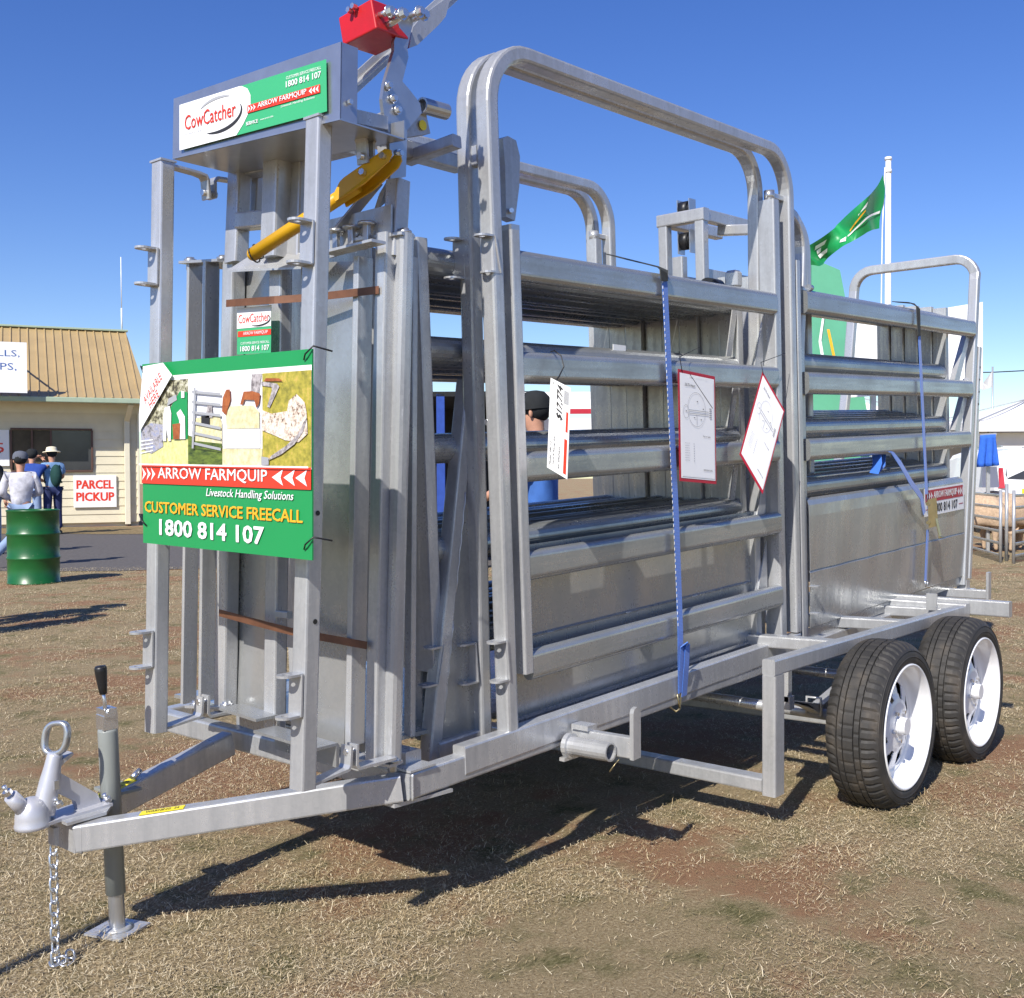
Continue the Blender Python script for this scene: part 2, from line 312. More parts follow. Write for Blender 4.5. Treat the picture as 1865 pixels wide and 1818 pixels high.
class Face:
    # a flat printed face: corner p0 (lower left), vectors ex, ey; layers sit a little proud of each other
    def __init__(s, p0, ex, ey, parent): s.p0 = Vector(p0); s.ex = Vector(ex); s.ey = Vector(ey); s.n = s.ex.cross(s.ey).normalized(); s.parent = parent
    def pt(s, u, v, lay=0): return s.p0+s.ex*u+s.ey*v+s.n*(.0012*lay)
    def poly(s, uv, mat, lay=1, name='print'):
        b = MB(); b.add([s.pt(u, v, lay) for u, v in uv], [tuple(range(len(uv)))]); return b.build(name, mat, s.parent)
    def text(s, t, u0, v0, u1, v1, mat, lay=2, shear=0, bold=0, name='lettering', squeeze=None):
        return lettering(s.parent, t, s.pt(u0, v0, lay), s.ex*(u1-u0), s.ey*(v1-v0), mat, shear, bold, name, squeeze)
    def ell(s, cu, cv, ru, rv, mat, lay=1, a0=0, a1=360, wd=None, name='print', n=28):
        pts = [math.radians(a0+(a1-a0)*i/n) for i in range(n+1)]; b = MB()
        if wd is None: b.add([s.pt(cu+ru*math.cos(a), cv+rv*math.sin(a), lay) for a in pts[:-1]], [tuple(range(n))])
        else:
            k = [wd*(1 if a1-a0 >= 359 else math.sin(math.pi*i/n)**.6+.05) for i in range(n+1)]
            o_ = [s.pt(cu+(ru+k[i]/2)*math.cos(a), cv+(rv+k[i]/2*abs(s.ex.length/s.ey.length))*math.sin(a), lay) for i, a in enumerate(pts)]
            i_ = [s.pt(cu+(ru-k[i]/2)*math.cos(a), cv+(rv-k[i]/2*abs(s.ex.length/s.ey.length))*math.sin(a), lay) for i, a in enumerate(pts)]
            b.add(o_+i_, [(i, i+1, n+2+i, n+1+i) for i in range(n)])
        return b.build(name, mat, s.parent)
def chevrons(F, u0, v0, u1, v1, mat, lay, left, n=3):
    w_ = (u1-u0)/n
    for i in range(n):
        a = u0+i*w_; b = a+w_*.95; m = (v0+v1)/2; t = w_*.35
        if left: pts = [(b, v1), (a, m), (b, v0), (b, v0)][:3]+[(b-t*.6, m)]
        else: pts = [(a, v0), (b, m), (a, v1), (a+t, m)]
        F.poly(pts, mat, lay)

PTEAL = simple('banner_green', (.10, .36, .22), .6, 0, .04, 3)

# ------------------------------------------------------------------ setting: ground, road
b = MB(); g = []
N = 60
for i in range(N+1):
    for j in range(N+1):
        g.append((-60+i*260/N, -120+j*260/N, 0))
b.add(g, [(i*(N+1)+j, (i+1)*(N+1)+j, (i+1)*(N+1)+j+1, i*(N+1)+j+1) for i in range(N) for j in range(N)])
tag(b.build('ground', GROUND), kind='structure')
b = MB(); rd = random.Random(5)
edge0 = [(-40+i*1.2, 14.6+rd.uniform(-.25, .25)) for i in range(36)]; edge1 = [(-40+i*1.2, 24.0+rd.uniform(-.2, .2)) for i in range(36)]
edge1[-1] = (2.5, 21.5); edge0[-1] = (3.0, 16.5)
vs = [fr(x, y, .006) for x, y in edge0]+[fr(x, y, .006) for x, y in edge1]
b.add(vs, [(i, i+1, 36+i+1, 36+i) for i in range(35)]); tag(b.build('road', ASPH), kind='structure')
b = MB(); vs = [fr(x, 23.6+rd.uniform(-.3, .3), .012) for x, y in edge0]+[fr(x, 26.6, .012) for x, y in edge0]
b.add(vs, [(i, i+1, 36+i+1, 36+i) for i in range(35)]); tag(b.build('verge', VERGE), kind='structure')

# ------------------------------------------------------------------ tandem trailer
TR = thing('tandem_trailer', 'galvanised tandem axle trailer with A-frame drawbar and white wheel rims carrying the cattle yard', 'trailer', (4.5, 2.8, 0))
TIPN = Vector((1.43, 2.765, .314)); TIPF = Vector((1.43, 2.835, .314))
BN = Vector((2.06, 2.175, .415))
def arm(p, q): b = MB(); b.bar(p, q, .05, .074, (0, 0, 1), .006); return b
arm(TIPN+Vector((0, -.012, 0)), BN).build('drawbar_arm', GALV, TR)
# far arm runs in to the front cross member
arm(TIPF+Vector((.02, .012, 0)), Vector((2.02, 2.92, .425))).build('drawbar_arm', GALV, TR)
# nose plate and chain tongue
b = MB(); z0 = .356
b.plate([(1.395, 2.735, z0), (1.50, 2.725, z0+.006), (1.56, 2.79, z0+.010), (1.50, 2.87, z0+.006), (1.395, 2.865, z0)], (0, 0, .008)); b.build('nose_plate', GALV, TR)
b = MB(); b.plate([(1.418, 2.74, .276), (1.418, 2.86, .276), (1.418, 2.86, .352), (1.418, 2.74, .352)], (.006, 0, 0)); b.build('nose_end_plate', GALV, TR)
b = MB(); b.tube([TIPN+Vector((-.002, -.04, -.037+.074*i/8+.001*(i % 2))) for i in range(9)], .004, 6); b.build('weld_bead', GALV, TR)
# bend gusset plates
b = MB(); e = Vector((.0, -.0305, 0))
b.plate([BN+e+Vector((-.03, .027, -.052)), BN+e+Vector((.17, 0, -.047)), BN+e+Vector((.17, 0, -.038)), BN+e+Vector((-.03, .027, -.041))], (0, .075, 0)); b.build('gusset_plate', GALV, TR)
b = MB(); b.plate([BN+e+Vector((.005, .0, .040)), BN+e+Vector((.10, -.002, .043)), BN+e+Vector((.10, -.002, .049)), BN+e+Vector((.005, .0, .046))], (0, .06, 0)); b.build('gusset_plate', GALV, TR)
b = MB(); b.tube([BN+e+Vector((.012, .0, -.037+.074*i/8)) for i in range(9)], .004, 6); b.build('weld_bead', GALV, TR)
# chassis rails, cross members
b = MB(); b.bar(BN+Vector((.005, 0, 0)), (5.95, 2.175, .53), .05, .074, (0, 0, 1)); b.build('chassis_rail', GALV, TR)
b = MB(); b.bar((2.06, 3.42, .415), (5.95, 3.42, .53), .05, .074, (0, 0, 1)); b.build('chassis_rail', GALV, TR)
for x, z in ((2.08, .425), (2.9, .45), (3.7, .475), (4.45, .497), (5.2, .515), (5.93, .53)):
    b = MB(); b.bar((x, 2.2, z), (x, 3.395, z), .05, .066, (0, 0, 1)); b.build('cross_member', GALV, TR)
b = MB(); b.bar((2.13, 2.2, .472), (2.13, 2.99, .472), .06, .05, (0, 0, 1)); b.build('front_beam', GALV, TR)
# side rails beside the wheels, hanging step frames
for ys, yi in ((1.825, 2.175), (3.775, 3.425)):
    b = MB(); b.bar((3.50, ys, .581), (5.47, ys, .585), .05, .058, (0, 0, 1)); b.build('side_rail', GALV, TR)
    b = MB(); b.bar((3.535, ys, .552), (3.535, ys, .125), .053, .074, (1, 0, 0)); b.build('step_upright', GALV, TR)
    for x in (4.15, 4.9, 5.45):
        b = MB(); s_ = 1 if yi > ys else -1; b.bar((x, ys+.025*s_, .573), (x, yi+.1*s_, .563), .07, .05, (0, 0, 1)); b.build('outrigger', GALV, TR)
b = MB(); b.bar((3.535, 1.852, .158), (3.535, 3.748, .156), .07, .05, (0, 0, 1)); b.build('step_bar', GALV, TR)
b = MB(); b.bar((4.4, 1.95, .222), (4.4, 2.75, .205), .05, .05, (0, 0, 1)); b.build('axle_stay', GALV, TR)
b = MB(); b.bar((5.50, 1.80, .585), (5.50, 3.8, .585), .06, .07, (0, 0, 1)); b.build('rear_beam', GALV, TR)
b = MB(); b.bar((5.56, 2.25, .60), (5.56, 1.62, .60), .05, .075, (0, 0, 1)); b.build('rear_beam', GALV, TR)
b = MB(); b.box((5.30, 1.88, .60), (5.312, 1.93, .68)); b.build('lug_plate', GALV, TR)
# rear hook arm that stands out behind the load
b = MB(); b.bar((6.35, 2.303, 0.576), (6.35, 1.968, 0.579), .04, .05, (0, 0, 1)); q = Vector((6.35, 1.977, 0.579))
b.bar(q+Vector((0, -.01, -.025)), q+Vector((0, -.01, .125)), .014, .05, (1, 0, 0)); b.build('rear_arm', GALV, TR)
# receiver tube and hook arm below the side sheet
b = MB(); p = Vector((2.75, 2.123, 0.403)); q = Vector((2.75, 1.968, 0.407)); n_ = 18
ax = (q-p).normalized(); e1 = Vector((1, 0, 0)); e2 = ax.cross(e1)
ro = lambda c, r: [c+(e1*math.cos(2*math.pi*i/n_)+e2*math.sin(2*math.pi*i/n_))*r for i in range(n_)]
b.ring_plate(ro(p, .030), ro(p, .024), q-p); b.build('receiver_tube', GALV, TR)
b = MB(); b.ring_plate(ro(p+ax*.004, .040), ro(p+ax*.004, .029), -ax*.016); b.box((2.715, p.y+.0, p.z-.045), (2.79, p.y+.02, p.z-.034)); b.build('receiver_flange', GALV, TR)
b = MB(); h = Vector((2.8, 1.906, 0.384)); b.bar(h+Vector((0, .015, .035)), h+Vector((0, .30, .030)), .03, .066, (0, 0, 1)); b.build('hook_arm', GALV, TR)
b = MB(); k = [h+Vector((-.018, .0, 0)), h+Vector((.022, 0, .003)), h+Vector((.022, 0, .145))]+[h+Vector((.002+.02*math.cos(a), 0, .145+.018*math.sin(a))) for a in (.7, 1.57, 2.4)]+[h+Vector((-.018, 0, .145))]
b.plate(k, (0, .014, 0)); b.build('hook_upright', GALV, TR)
b = MB(); b.box((2.775, h.y+.17, h.z+.066), (2.825, h.y+.235, h.z+.082)); b.build('clamp_saddle', GALV, TR)
b = MB(); c_ = q+Vector((.0, -.004, -.026)); b.tube([c_+Vector((.018*math.cos(t), -.008-.012*math.sin(t), -.014+.018*math.sin(t+.5))) for t in [i*.42 for i in range(13)]], .0018, 5); b.build('linch_pin', BRASSY, TR)
# hitch coupling
cp = Vector((1.335, 2.80, .372))
HC = MB(); M0 = Matrix.Translation(cp) @ Matrix.Rotation(math.radians(-3), 4, 'Y')
HC.lathe([(.001, .062), (.016, .060), (.030, .050), (.039, .034), (.043, .012), (.044, -.004), (.046, -.008), (.046, -.016), (.040, -.018)], M0, 24)
HC.lathe([(.030, .0), (.028, .05), (.026, .085), (.022, .12), (.020, .150), (.019, .156), (.001, .158)], Matrix.Translation(cp+Vector((.028, 0, .01))) @ Matrix.Rotation(math.radians(13), 4, 'Y'), 20)
HC.cyl(cp+Vector((-.02, 0, .03)), cp+Vector((-.058, -.004, .078)), .021, 16, .018)
coup = HC.build('hitch_coupling', CASTP, TR)
b = MB(); b.plate([cp+Vector(v) for v in ((.0, -.044, -.012), (.06, -.036, -.010), (.20, -.045, .0), (.20, .045, .0), (.06, .036, -.010), (.0, .044, -.012))], (0, 0, .008)); b.build('hitch_base', CASTP, coup)
b = MB(); b.plate([cp+Vector(v) for v in ((.045, -.012, .108), (.062, -.012, .118), (.175, -.012, .032), (.185, -.012, .002), (.120, -.012, .000), (.112, -.012, .026), (.062, -.012, .060), (.05, -.012, .06))], (0, .024, 0)); b.build('web_plate', CASTP, coup)
b = MB(); hc = cp+Vector((.066, 0, .203)); e1 = Vector((.45, -.88, .10)).normalized(); e2 = Vector((.14, 0, 1)).normalized()
b.sweep([hc+e1*(.034*math.copysign(abs(math.cos(t))**.75, math.cos(t)))+e2*(.040*math.copysign(abs(math.sin(t))**.75, math.sin(t))) for t in [i*2*math.pi/28 for i in range(29)]], rsec(.013, .020, .004), e1.cross(e2), caps=False, smooth=True); b.build('lifting_ring', ZINC, coup)
b = MB(); b.plate([cp+Vector(v) for v in ((.048, -.016, .128), (.080, -.016, .150), (.104, -.016, .160), (.106, -.016, .154), (.082, -.016, .138), (.052, -.016, .116))], (0, .03, 0)); b.build('trigger', GALV, coup)
for px, pz in ((-.064, .084), (.195, .010), (.058, .030)):
    b = MB(); o_ = cp+Vector((px, -.006 if px < 0 else -.03, pz)); b.cyl(o_, o_+Vector((-.006, 0, .010)), .012, 6, smooth=False); b.cyl(o_+Vector((-.006, 0, .010)), o_+Vector((-.012, 0, .024)), .006, 10); b.build('bolt', CHROME, coup)
b = MB(); b.box((cp.x+.045, cp.y-.03, cp.z+.075), (cp.x+.058, cp.y-.022, cp.z+.098)); b.build('grease_tag', ZINC, coup)
# jockey stand
JB = Vector((1.572, 2.806, .006)); JA = Vector((-.036, .003, 1)).normalized(); MJ = Matrix.Translation(JB) @ JA.to_track_quat('Z', 'Y').to_matrix().to_4x4()
b = MB(); b.box((-.062, -.062, 0), (.062, .062, .006), Matrix.Translation(JB) @ Matrix.Rotation(.35, 4, 'Z')); b.cyl(JB+Vector((0, 0, .006)), JB+Vector((0, 0, .011)), .045, 18, .03); jack = b.build('jack_foot', GALV, TR)
b = MB(); b.lathe([(.0215, .01), (.0215, .13)], MJ, 22); b.build('jack_inner_tube', ZINC, jack)
b = MB(); b.lathe([(.0215, .105), (.0265, .106), (.0268, .56), (.0255, .566), (.001, .567)], MJ, 26); b.build('jack_outer_tube', GREYP, jack)
b = MB(); b.box((-.024, -.021, .567), (.022, .021, .607), MJ); b.cyl(MJ @ Vector((-.02, 0, .615)), MJ @ Vector((.032, 0, .615)), .013, 14); b.box((-.026, -.018, .603), (.026, .018, .625), MJ); b.build('jack_gear_head', CHROME, jack)
b = MB(); b.tube([MJ @ Vector((.02, -.012, .605)), MJ @ Vector((.018, -.013, .65)), MJ @ Vector((.014, -.014, .69))], .0055, 8); b.build('crank_stem', CHROME, jack)
b = MB(); ct = MJ @ Vector((.016, -.014, .668)); b.lathe([(.001, 0), (.010, 0), (.0125, .02), (.0165, .062), (.0165, .072), (.014, .077), (.001, .078)], Matrix.Translation(ct) @ Matrix.Rotation(-.10, 4, 'Y'), 18); b.build('crank_grip', BLACK, jack)
b = MB(); b.cyl((1.58, 2.84, .40), (1.60, 2.90, .41), .022, 14); b.box((1.575, 2.82, .375), (1.66, 2.93, .383)); b.build('jack_clamp', GREYP, jack)
b = MB(); b.cyl((1.66, 2.87, .40), (1.69, 2.88, .415), .009, 8); b.build('clamp_bolt', CHROME, jack)
# warning labels with print
def warn(p, q, wd, up, parent=TR):
    p = Vector(p); q = Vector(q); ex = q-p; n_ = Vector(up).normalized(); ey = n_.cross(ex).normalized()*wd
    b = MB(); b.plate([p, q, q+ey, p+ey], n_*.0012); o = b.build('warning_label', PYEL, parent)
    lettering(o, 'WARNING  24', p+ex*.12+ey*.28+n_*.0022, ex*.76, ey*.5, PBLACK)
d_ = (BN-TIPN).normalized(); u_ = Vector((0, 0, 1))-d_*d_.z; u_.normalize(); s_ = d_.cross(u_)
p = TIPN+Vector((0, -.012, 0))+u_*.0378+d_*.17+s_*.021
warn(p, p+d_*.115, .034, u_)
d2 = (Vector((2.02, 2.92, .425))-TIPF).normalized(); u2 = (Vector((0, 0, 1))-d2*d2.z).normalized(); s2 = d2.cross(u2); p = TIPF+Vector((.02, .012, 0))+u2*.0378+d2*.10+s2*.02
warn(p, p+d2*.13, .038, u2)
# safety chain, every link a piece
CH = MB(); c0 = Vector((1.385, 2.79, .300)); CH.box((1.378, 2.775, .30), (1.392, 2.805, .345)); chain = CH.build('safety_chain', GALV, TR)
def link(c, axis, side, L=.026, wd=.0105, r=.0034):
    b = MB(); a = axis.normalized(); s_ = (side-a*side.dot(a)).normalized(); pts = []
    for i in range(21):
        t = 2*math.pi*i/20; pts.append(c+a*((L-wd)*.62*math.copysign(1, math.sin(t))*(1 if abs(math.sin(t)) > .2 else abs(math.sin(t))/.2)+wd*math.sin(t))+s_*(wd*math.cos(t)))
    b.tube(pts, r, 6); b.build('chain_link', CHROME if random.random() < .35 else ZINC, chain)
pos = Vector((1.384, 2.79, .292)); ln = Vector((-.030, -.060, 0))
for i in range(10):
    t = i/9; c = Vector((1.384-.030*t, 2.79-.062*t, .288-.262*t)); link(c, Vector((-.03, -.062, -.262)), Vector((1, 0, 0)) if i % 2 else Vector((.3, -1, .2)), .0235)
for x, y, z, ax, sd in ((1.362, 2.722, .016, (.6, -.5, .2), (0, 0, 1)), (1.378, 2.712, .010, (1, .3, .1), (0, 1, .3)), (1.352, 2.730, .010, (.3, 1, 0), (1, 0, 0)), (1.392, 2.722, .018, (.2, .6, .6), (1, 0, 0))): link(Vector((x, y, z)), Vector(ax), Vector(sd), .023)
# wheels
def make_wheel(cx, yo, s):
    # yo: outer face, s = +1 when the outer face looks toward -y
    R, wd = .323, .212; cz = .300
    M = Matrix.Translation((cx, yo, cz)) @ Matrix.Rotation(math.radians(-90)*s, 4, 'X')   # local z runs inward from the outer face
    n = 216; prof = [(.236, .012), (.240, .004), (.252, .000), (.275, .001), (.293, .008), (.303, .018), (.311, .028), (.315, .034), (.3185, .044),
        (.3205, .056), (.3210, .0600), (.3125, .0610), (.3125, .0640), (.3215, .0650), (.3225, .0830), (.3125, .0840), (.3125, .0870), (.3228, .0880), (.3230, .1060),
        (.3228, .1240), (.3125, .1250), (.3125, .1280), (.3225, .1290), (.3215, .1470), (.3125, .1480), (.3125, .1510), (.3210, .1520), (.3185, .168), (.315, .178), (.311, .184), (.303, .194), (.290, .205), (.265, .212), (.236, .205)]
    vs = []; fs = []; m = len(prof)
    for i in range(n):
        a = 2*math.pi*i/n
        for j, (r, z) in enumerate(prof):
            rr = r
            if 5 <= j <= 9 or 27 <= j <= 31:
                if i % 4 == 0: rr -= .0058
            if j in (13, 14, 21, 22, 17, 18, 19, 20) and (i+(2 if j > 16 else 0)) % 5 == 0: rr -= .0028
            x = rr*math.cos(a); y = rr*math.sin(a); v = M @ Vector((x, y, z))
            if v.z < .010:                                           # flattened at the ground, bulging a little
                v.y += (-.010 if z < .106 else .010)*s*(1 if z < .04 or z > .17 else 0)
                v.z = .010-(.010-v.z)*.28
            vs.append(v)
    for i in range(n):
        for j in range(m-1): fs.append((i*m+j, ((i+1) % n)*m+j, ((i+1) % n)*m+j+1, i*m+j+1))
    b = MB(); b.add(vs, fs, False); b.sm = [not (4 <= k % (m-1) <= 32) for k in range(len(b.f))]
    wheel = thing('wheel', None, None, (cx, yo, cz)); wheel.parent = TR; wheel.matrix_basis = Matrix.Translation(Vector((cx, yo, cz))-TR.location)
    b.build('tyre', RUB, wheel)
    # raised sidewall ribs
    b = MB(); b.lathe([(.262, .0006), (.263, -.0012), (.266, -.0012), (.267, .0006)], M, 90); b.lathe([(.286, .0045), (.287, .0028), (.289, .0036), (.290, .0062)], M, 90); b.build('sidewall_rib', RUB, wheel)
    b = MB(); b.lathe([(.236, .020), (.239, .006), (.238, .001), (.233, -.001), (.229, .002), (.222, .012), (.216, .030), (.212, .055), (.208, .060), (.198, .068), (.182, .070)], M, 72); rim = b.build('rim', WHITEP, wheel)
    # dished centre with eight wedge openings
    b = MB(); nd = 96; rr = [.182, .172, .164, .118, .100, .086, .060, .034]; zz = [.070, .074, .074, .060, .052, .048, .046, .046]; vs = []; fs = []
    for i in range(nd):
        a = 2*math.pi*i/nd; vs += [M @ Vector((r*math.cos(a), r*math.sin(a), z)) for r, z in zip(rr, zz)]
    for i in range(nd):
        for j in range(len(rr)-1):
            k = i % 12
            hole = (j == 2 and k in (3, 4, 5, 6, 7, 8)) or (j == 3 and k in (4, 5, 6, 7))
            if not hole: fs.append((i*8+j, ((i+1) % nd)*8+j, ((i+1) % nd)*8+j+1, i*8+j+1))
    b.add(vs, fs); o = b.build('wheel_disc', WHITEP, rim); sd = o.modifiers.new('thickness', 'SOLIDIFY'); sd.thickness = .004
    b = MB(); b.cyl(M @ Vector((0, 0, .055)), M @ Vector((0, 0, .008)), .036, 20, .032); b.build('hub_cap', WHITEP, rim)
    for i in range(5):
        a = 2*math.pi*(i+.3)/5; p = M @ Vector((.058*math.cos(a), .058*math.sin(a), .047)); q = M @ Vector((.058*math.cos(a), .058*math.sin(a), .030)); b = MB(); b.cyl(p, q, .010, 6, .008, smooth=False); b.build('wheel_nut', CHROME, rim)
    b = MB(); b.lathe([(.001, .105), (.17, .105), (.195, .10), (.20, .19), (.001, .19)], M, 36); b.build('black_backing', BLACK, wheel)  # black backing added so the wheel openings look dark
    return wheel
for cx in (4.116, 4.969):
    make_wheel(cx, 1.559, 1); make_wheel(cx, 4.041, -1)
for cx in (4.116, 4.969):
    b = MB(); b.cyl((cx, 1.72, .300), (cx, 3.88, .300), .022, 12); b.build('axle', GALV, TR)
for ys in (1.93, 3.67):
    for cx in (4.116, 4.969):
        b = MB()
        for k in range(4): b.bar((cx-.30+.05*k, ys, .40-.012*k), (cx, ys, .335-.012*k), .05, .010, (0, 0, 1)); b.bar((cx, ys, .335-.012*k), (cx+.30-.05*k, ys, .40-.012*k), .05, .010, (0, 0, 1))
        sp = b.build('leaf_spring', GALV, TR)
        b = MB(); b.tube([(cx-.035, ys-.03, .30), (cx-.035, ys-.03, .37), (cx-.035, ys+.03, .37), (cx-.035, ys+.03, .30)], .006, 6); b.build('u_bolt', GALV, sp)
    b = MB(); b.box((3.80, ys-.03, .40), (3.83, ys+.03, .56)); b.box((3.80, ys-.035, .37), (3.84, ys+.035, .42)); b.build('spring_hanger', GALV, TR)
    b = MB(); b.box((4.52, ys-.03, .40), (4.56, ys+.03, .55)); b.build('spring_hanger', GALV, TR)

# ------------------------------------------------------------------ load: hoop gates, stacked panels (body frame)
def arc(c0, c1, ca, cc, r, a0, a1, n=9): return [(ca+r*math.cos(math.radians(a0+(a1-a0)*i/n)), cc+r*math.sin(math.radians(a0+(a1-a0)*i/n))) for i in range(n+1)]
def hoop_path(b, a0, a1, top, z0, z1, r): return [W(x, b, c) for x, c in [(a0, z0)]+arc(0, 0, a0+r, top-r, r, 180, 90)+arc(0, 0, a1-r, top-r, r, 90, 0)+[(a1, z1)]]
def lug(parent, p, u, ln=.062, wd=.045, strip=None, mat=None):
    # tab with a hole standing out along u from p; strip = vector to the paired tab
    u = Vector(u).normalized(); s_ = Vector((0, 1, 0)); s_ = (s_-u*s_.dot(u)).normalized(); p = Vector(p); n = 16; b = MB(); outer = []; inner = []
    for i in range(n):
        t = 2*math.pi*i/n-math.pi/2+math.pi/n*0; x = math.cos(t); y = math.sin(t)
        ox, oy = (x*wd*.5, y*wd*.5) if x >= 0 else (max(-1, x*1.6)*(ln*.62), math.copysign(min(1, abs(y)*1.35), y)*wd*.5)
        outer.append(p+u*(ln*.62+ox)+s_*oy); inner.append(p+u*(ln*.60+x*.0095)+s_*(y*.0095))
    b.ring_plate(outer, inner, (0, 0, .006)); 
    if strip is not None:
        k = Vector(strip); b.bar(p+u*.004+Vector((0, 0, .004)), p+u*.004+k*1.0+Vector((0, 0, .002)), .050, .006, u)
    return b.build('lug', mat or GALV, parent)
def lug_pair(parent, p, q, u):
    p = Vector(p); q = Vector(q); lug(parent, p, u, strip=(q-p)); lug(parent, q, u)
DOWN = -BX
# outer hoop gate
G1 = body_thing('hoop_gate', 'outermost galvanised hoop gate nearest the camera, the price card hung on its rails', 'gate', 0, 0, 0)
b = MB(); b.sweep(hoop_path(.026, .02, 1.925, 2.10, 0, .06, .175), rsec(.048, .054, .009), BY, smooth=False); b.build('hoop', GALV, G1)
b = MB(); b.bar(W(.107, .028, .215), W(.107, .028, 1.565), .040, .05, BY); st = b.build('stile', GALV, G1)
b = MB(); b.box((-.019, -.024, 0), (.019, .024, .016), Matrix.Translation(W(.107, .028, 1.565)) @ Matrix.Rotation(-TH, 4, 'Y')); b.build('stile_cap', ZINC, st)
b = MB(); b.bar(W(1.80, .045, .045), W(1.80, .045, 1.895), .05, .075, BY); st = b.build('hinge_stile', GALV, G1)
b = MB(); b.cyl(W(1.80, .040, 1.895), W(1.80, .040, 1.935), .022, 16); b.bar(W(1.80, .040, 1.915), W(1.925, .040, 1.915), .03, .022, BZ); b.build('hinge_pin', ZINC, st)
b = MB(); b.cyl(W(1.80, .040, .045), W(1.80, .040, -.01), .020, 16); b.bar(W(1.80, .040, .005), W(1.94, .040, .0), .035, .03, BZ); b.build('hinge_pin', ZINC, st)
for c in (1.463, 1.156, .850, .545, .236):
    b = MB(); b.sweep([W(.125, .025, c), W(.160, .025, c), W(1.66, .025, c), W(1.785, .025, c)], oval(.042, .094), BZ, smooth=False); o = b.build('rail', GALVH, G1)
for c in (1.2, .9, .59, .285):
    b = MB(); b.plate([W(1.66, .06, c-.05), W(1.755, .06, c-.05), W(1.755, .06, c+.19)], BY*.006); b.build('lit_corner_plate', GALV, G1)  # plates shaped like the sunlit post face under the slanting rail shadow
lug_pair(G1, (2.431, 2.17, 1.964), (2.457, 2.17, 1.86), DOWN); lug_pair(G1, (2.475, 2.17, 0.764), (2.487, 2.17, 0.646), DOWN)
b = MB(); b.tube([(2.457, 2.2, 1.388), (2.451, 2.2, 1.503), (2.461, 2.2, 1.516)], .007, 8); b.cyl((2.443, 2.2, 1.421), (2.467, 2.2, 1.431), .010, 10); b.build('latch_bolt', ZINC, G1)
b = MB(); cam_pts = [(925,248), (945,262), (952,300), (950,350), (940,400), (925,410), (922,380), (915,300), (913,255)]
b.plate([(2.547, 2.2, 2.295), (2.586, 2.2, 2.29), (2.604, 2.2, 2.245), (2.6, 2.2, 2.152), (2.579, 2.2, 2.044), (2.538, 2.2, 2.049), (2.534, 2.2, 2.205), (2.524, 2.2, 2.283)], (0, .035, 0)); k = b.build('keeper_plate', GALV, G1)
b = MB(); b.cyl((2.556, 2.198, 2.068), (2.546, 2.185, 2.068), .008, 6, smooth=False); b.build('bolt', CHROME, k)
# inner hoop gate, braced forward
G2 = body_thing('hoop_gate', 'second hoop gate frame tucked behind the outermost one with a sloping braced front foot', 'gate', 0, .12, 0)
hp2 = [q_-BY*(.034*((q_-BO).dot(BZ))/2.1) for q_ in hoop_path(.136, .02, 1.80, 2.10, -.01, .06, .175)]
b = MB(); b.sweep(hp2, rsec(.048, .054, .009), BY); b.build('hoop', GALV, G2)
b = MB(); b.bar(W(-.195, .152, -.014), W(.036, .160, 1.12), .046, .05, BY); b.build('brace_post', GALV, G2)
b = MB(); b.plate([W(-.175, .140, .05), W(.0, .140, .045), W(.0, .140, .98), W(.02, .140, .98)], BY*.004); b.build('gusset_sheet', SHEET, G2)
b = MB(); b.bar(W(-.18, .145, .022), W(.02, .145, .022), .05, .05, BZ); b.build('foot_rail', GALV, G2)
for p, q in ((.0, .35), (.45, .8)):
    b = MB(); b.tube([W(-.150+.165*(p+(q-p)*i/10)+.004*(i % 2), .132, .10+.85*(p+(q-p)*i/10)) for i in range(11)], .0028, 5); b.build('weld_bead', GALV, G2)
lug_pair(G2, (2.339, 2.3, 0.752), (2.315, 2.3, 0.643), DOWN); lug_pair(G2, (2.462, 2.286, 0.748), (2.465, 2.279, 0.63), DOWN); lug_pair(G2, (2.425, 2.287, 1.969), (2.428, 2.291, 1.854), DOWN)
b = MB(); b.bar(W(.02, .06, 1.78), W(.02, .12, 1.78), .03, .06, BZ); b.build('spacer', GALV, G2)
# side sheet standing behind the lower gate rails
S1 = body_thing('side_sheet', 'pressed galvanised side sheet behind the lower rails of the outermost gate', 'steel sheet', 0, .09, 0)
b = MB(); prof = [(.02, .082), (.05, .082), (.058, .092), (.30, .092), (.306, .086), (.312, .092), (.56, .092), (.566, .086), (.60, .086)]
vs = []
for a in (.10, 1.67): vs += [W(a, y, c) for c, y in prof]
m = len(prof); b.add(vs, [(i, m+i, m+i+1, i+1) for i in range(m-1)]); o = b.build('sheet', SHEET, S1); k = o.modifiers.new('t', 'SOLIDIFY'); k.thickness = .003
b = MB(); b.bar(W(-.20, .022, .018), W(1.93, .022, .012), .05, .085, BZ); b.build('bottom_rail', GALV, S1)
b = MB(); b.bar(W(1.69, .09, .03), W(1.69, .09, .60), .045, .05, BY); b.build('stile', GALV, S1)
for a in (.30, .75, 1.2, 1.6):
    b = MB(); b.cyl(W(a, .088, .305), W(a+.035, .088, .305), .003, 6); b.build('weld_tack', GALV, S1)
b = MB(); b.box((2.1, 2.30, .50), (4.2, 3.35, .512), None); b.build('floor_plate', SHEET, S1)
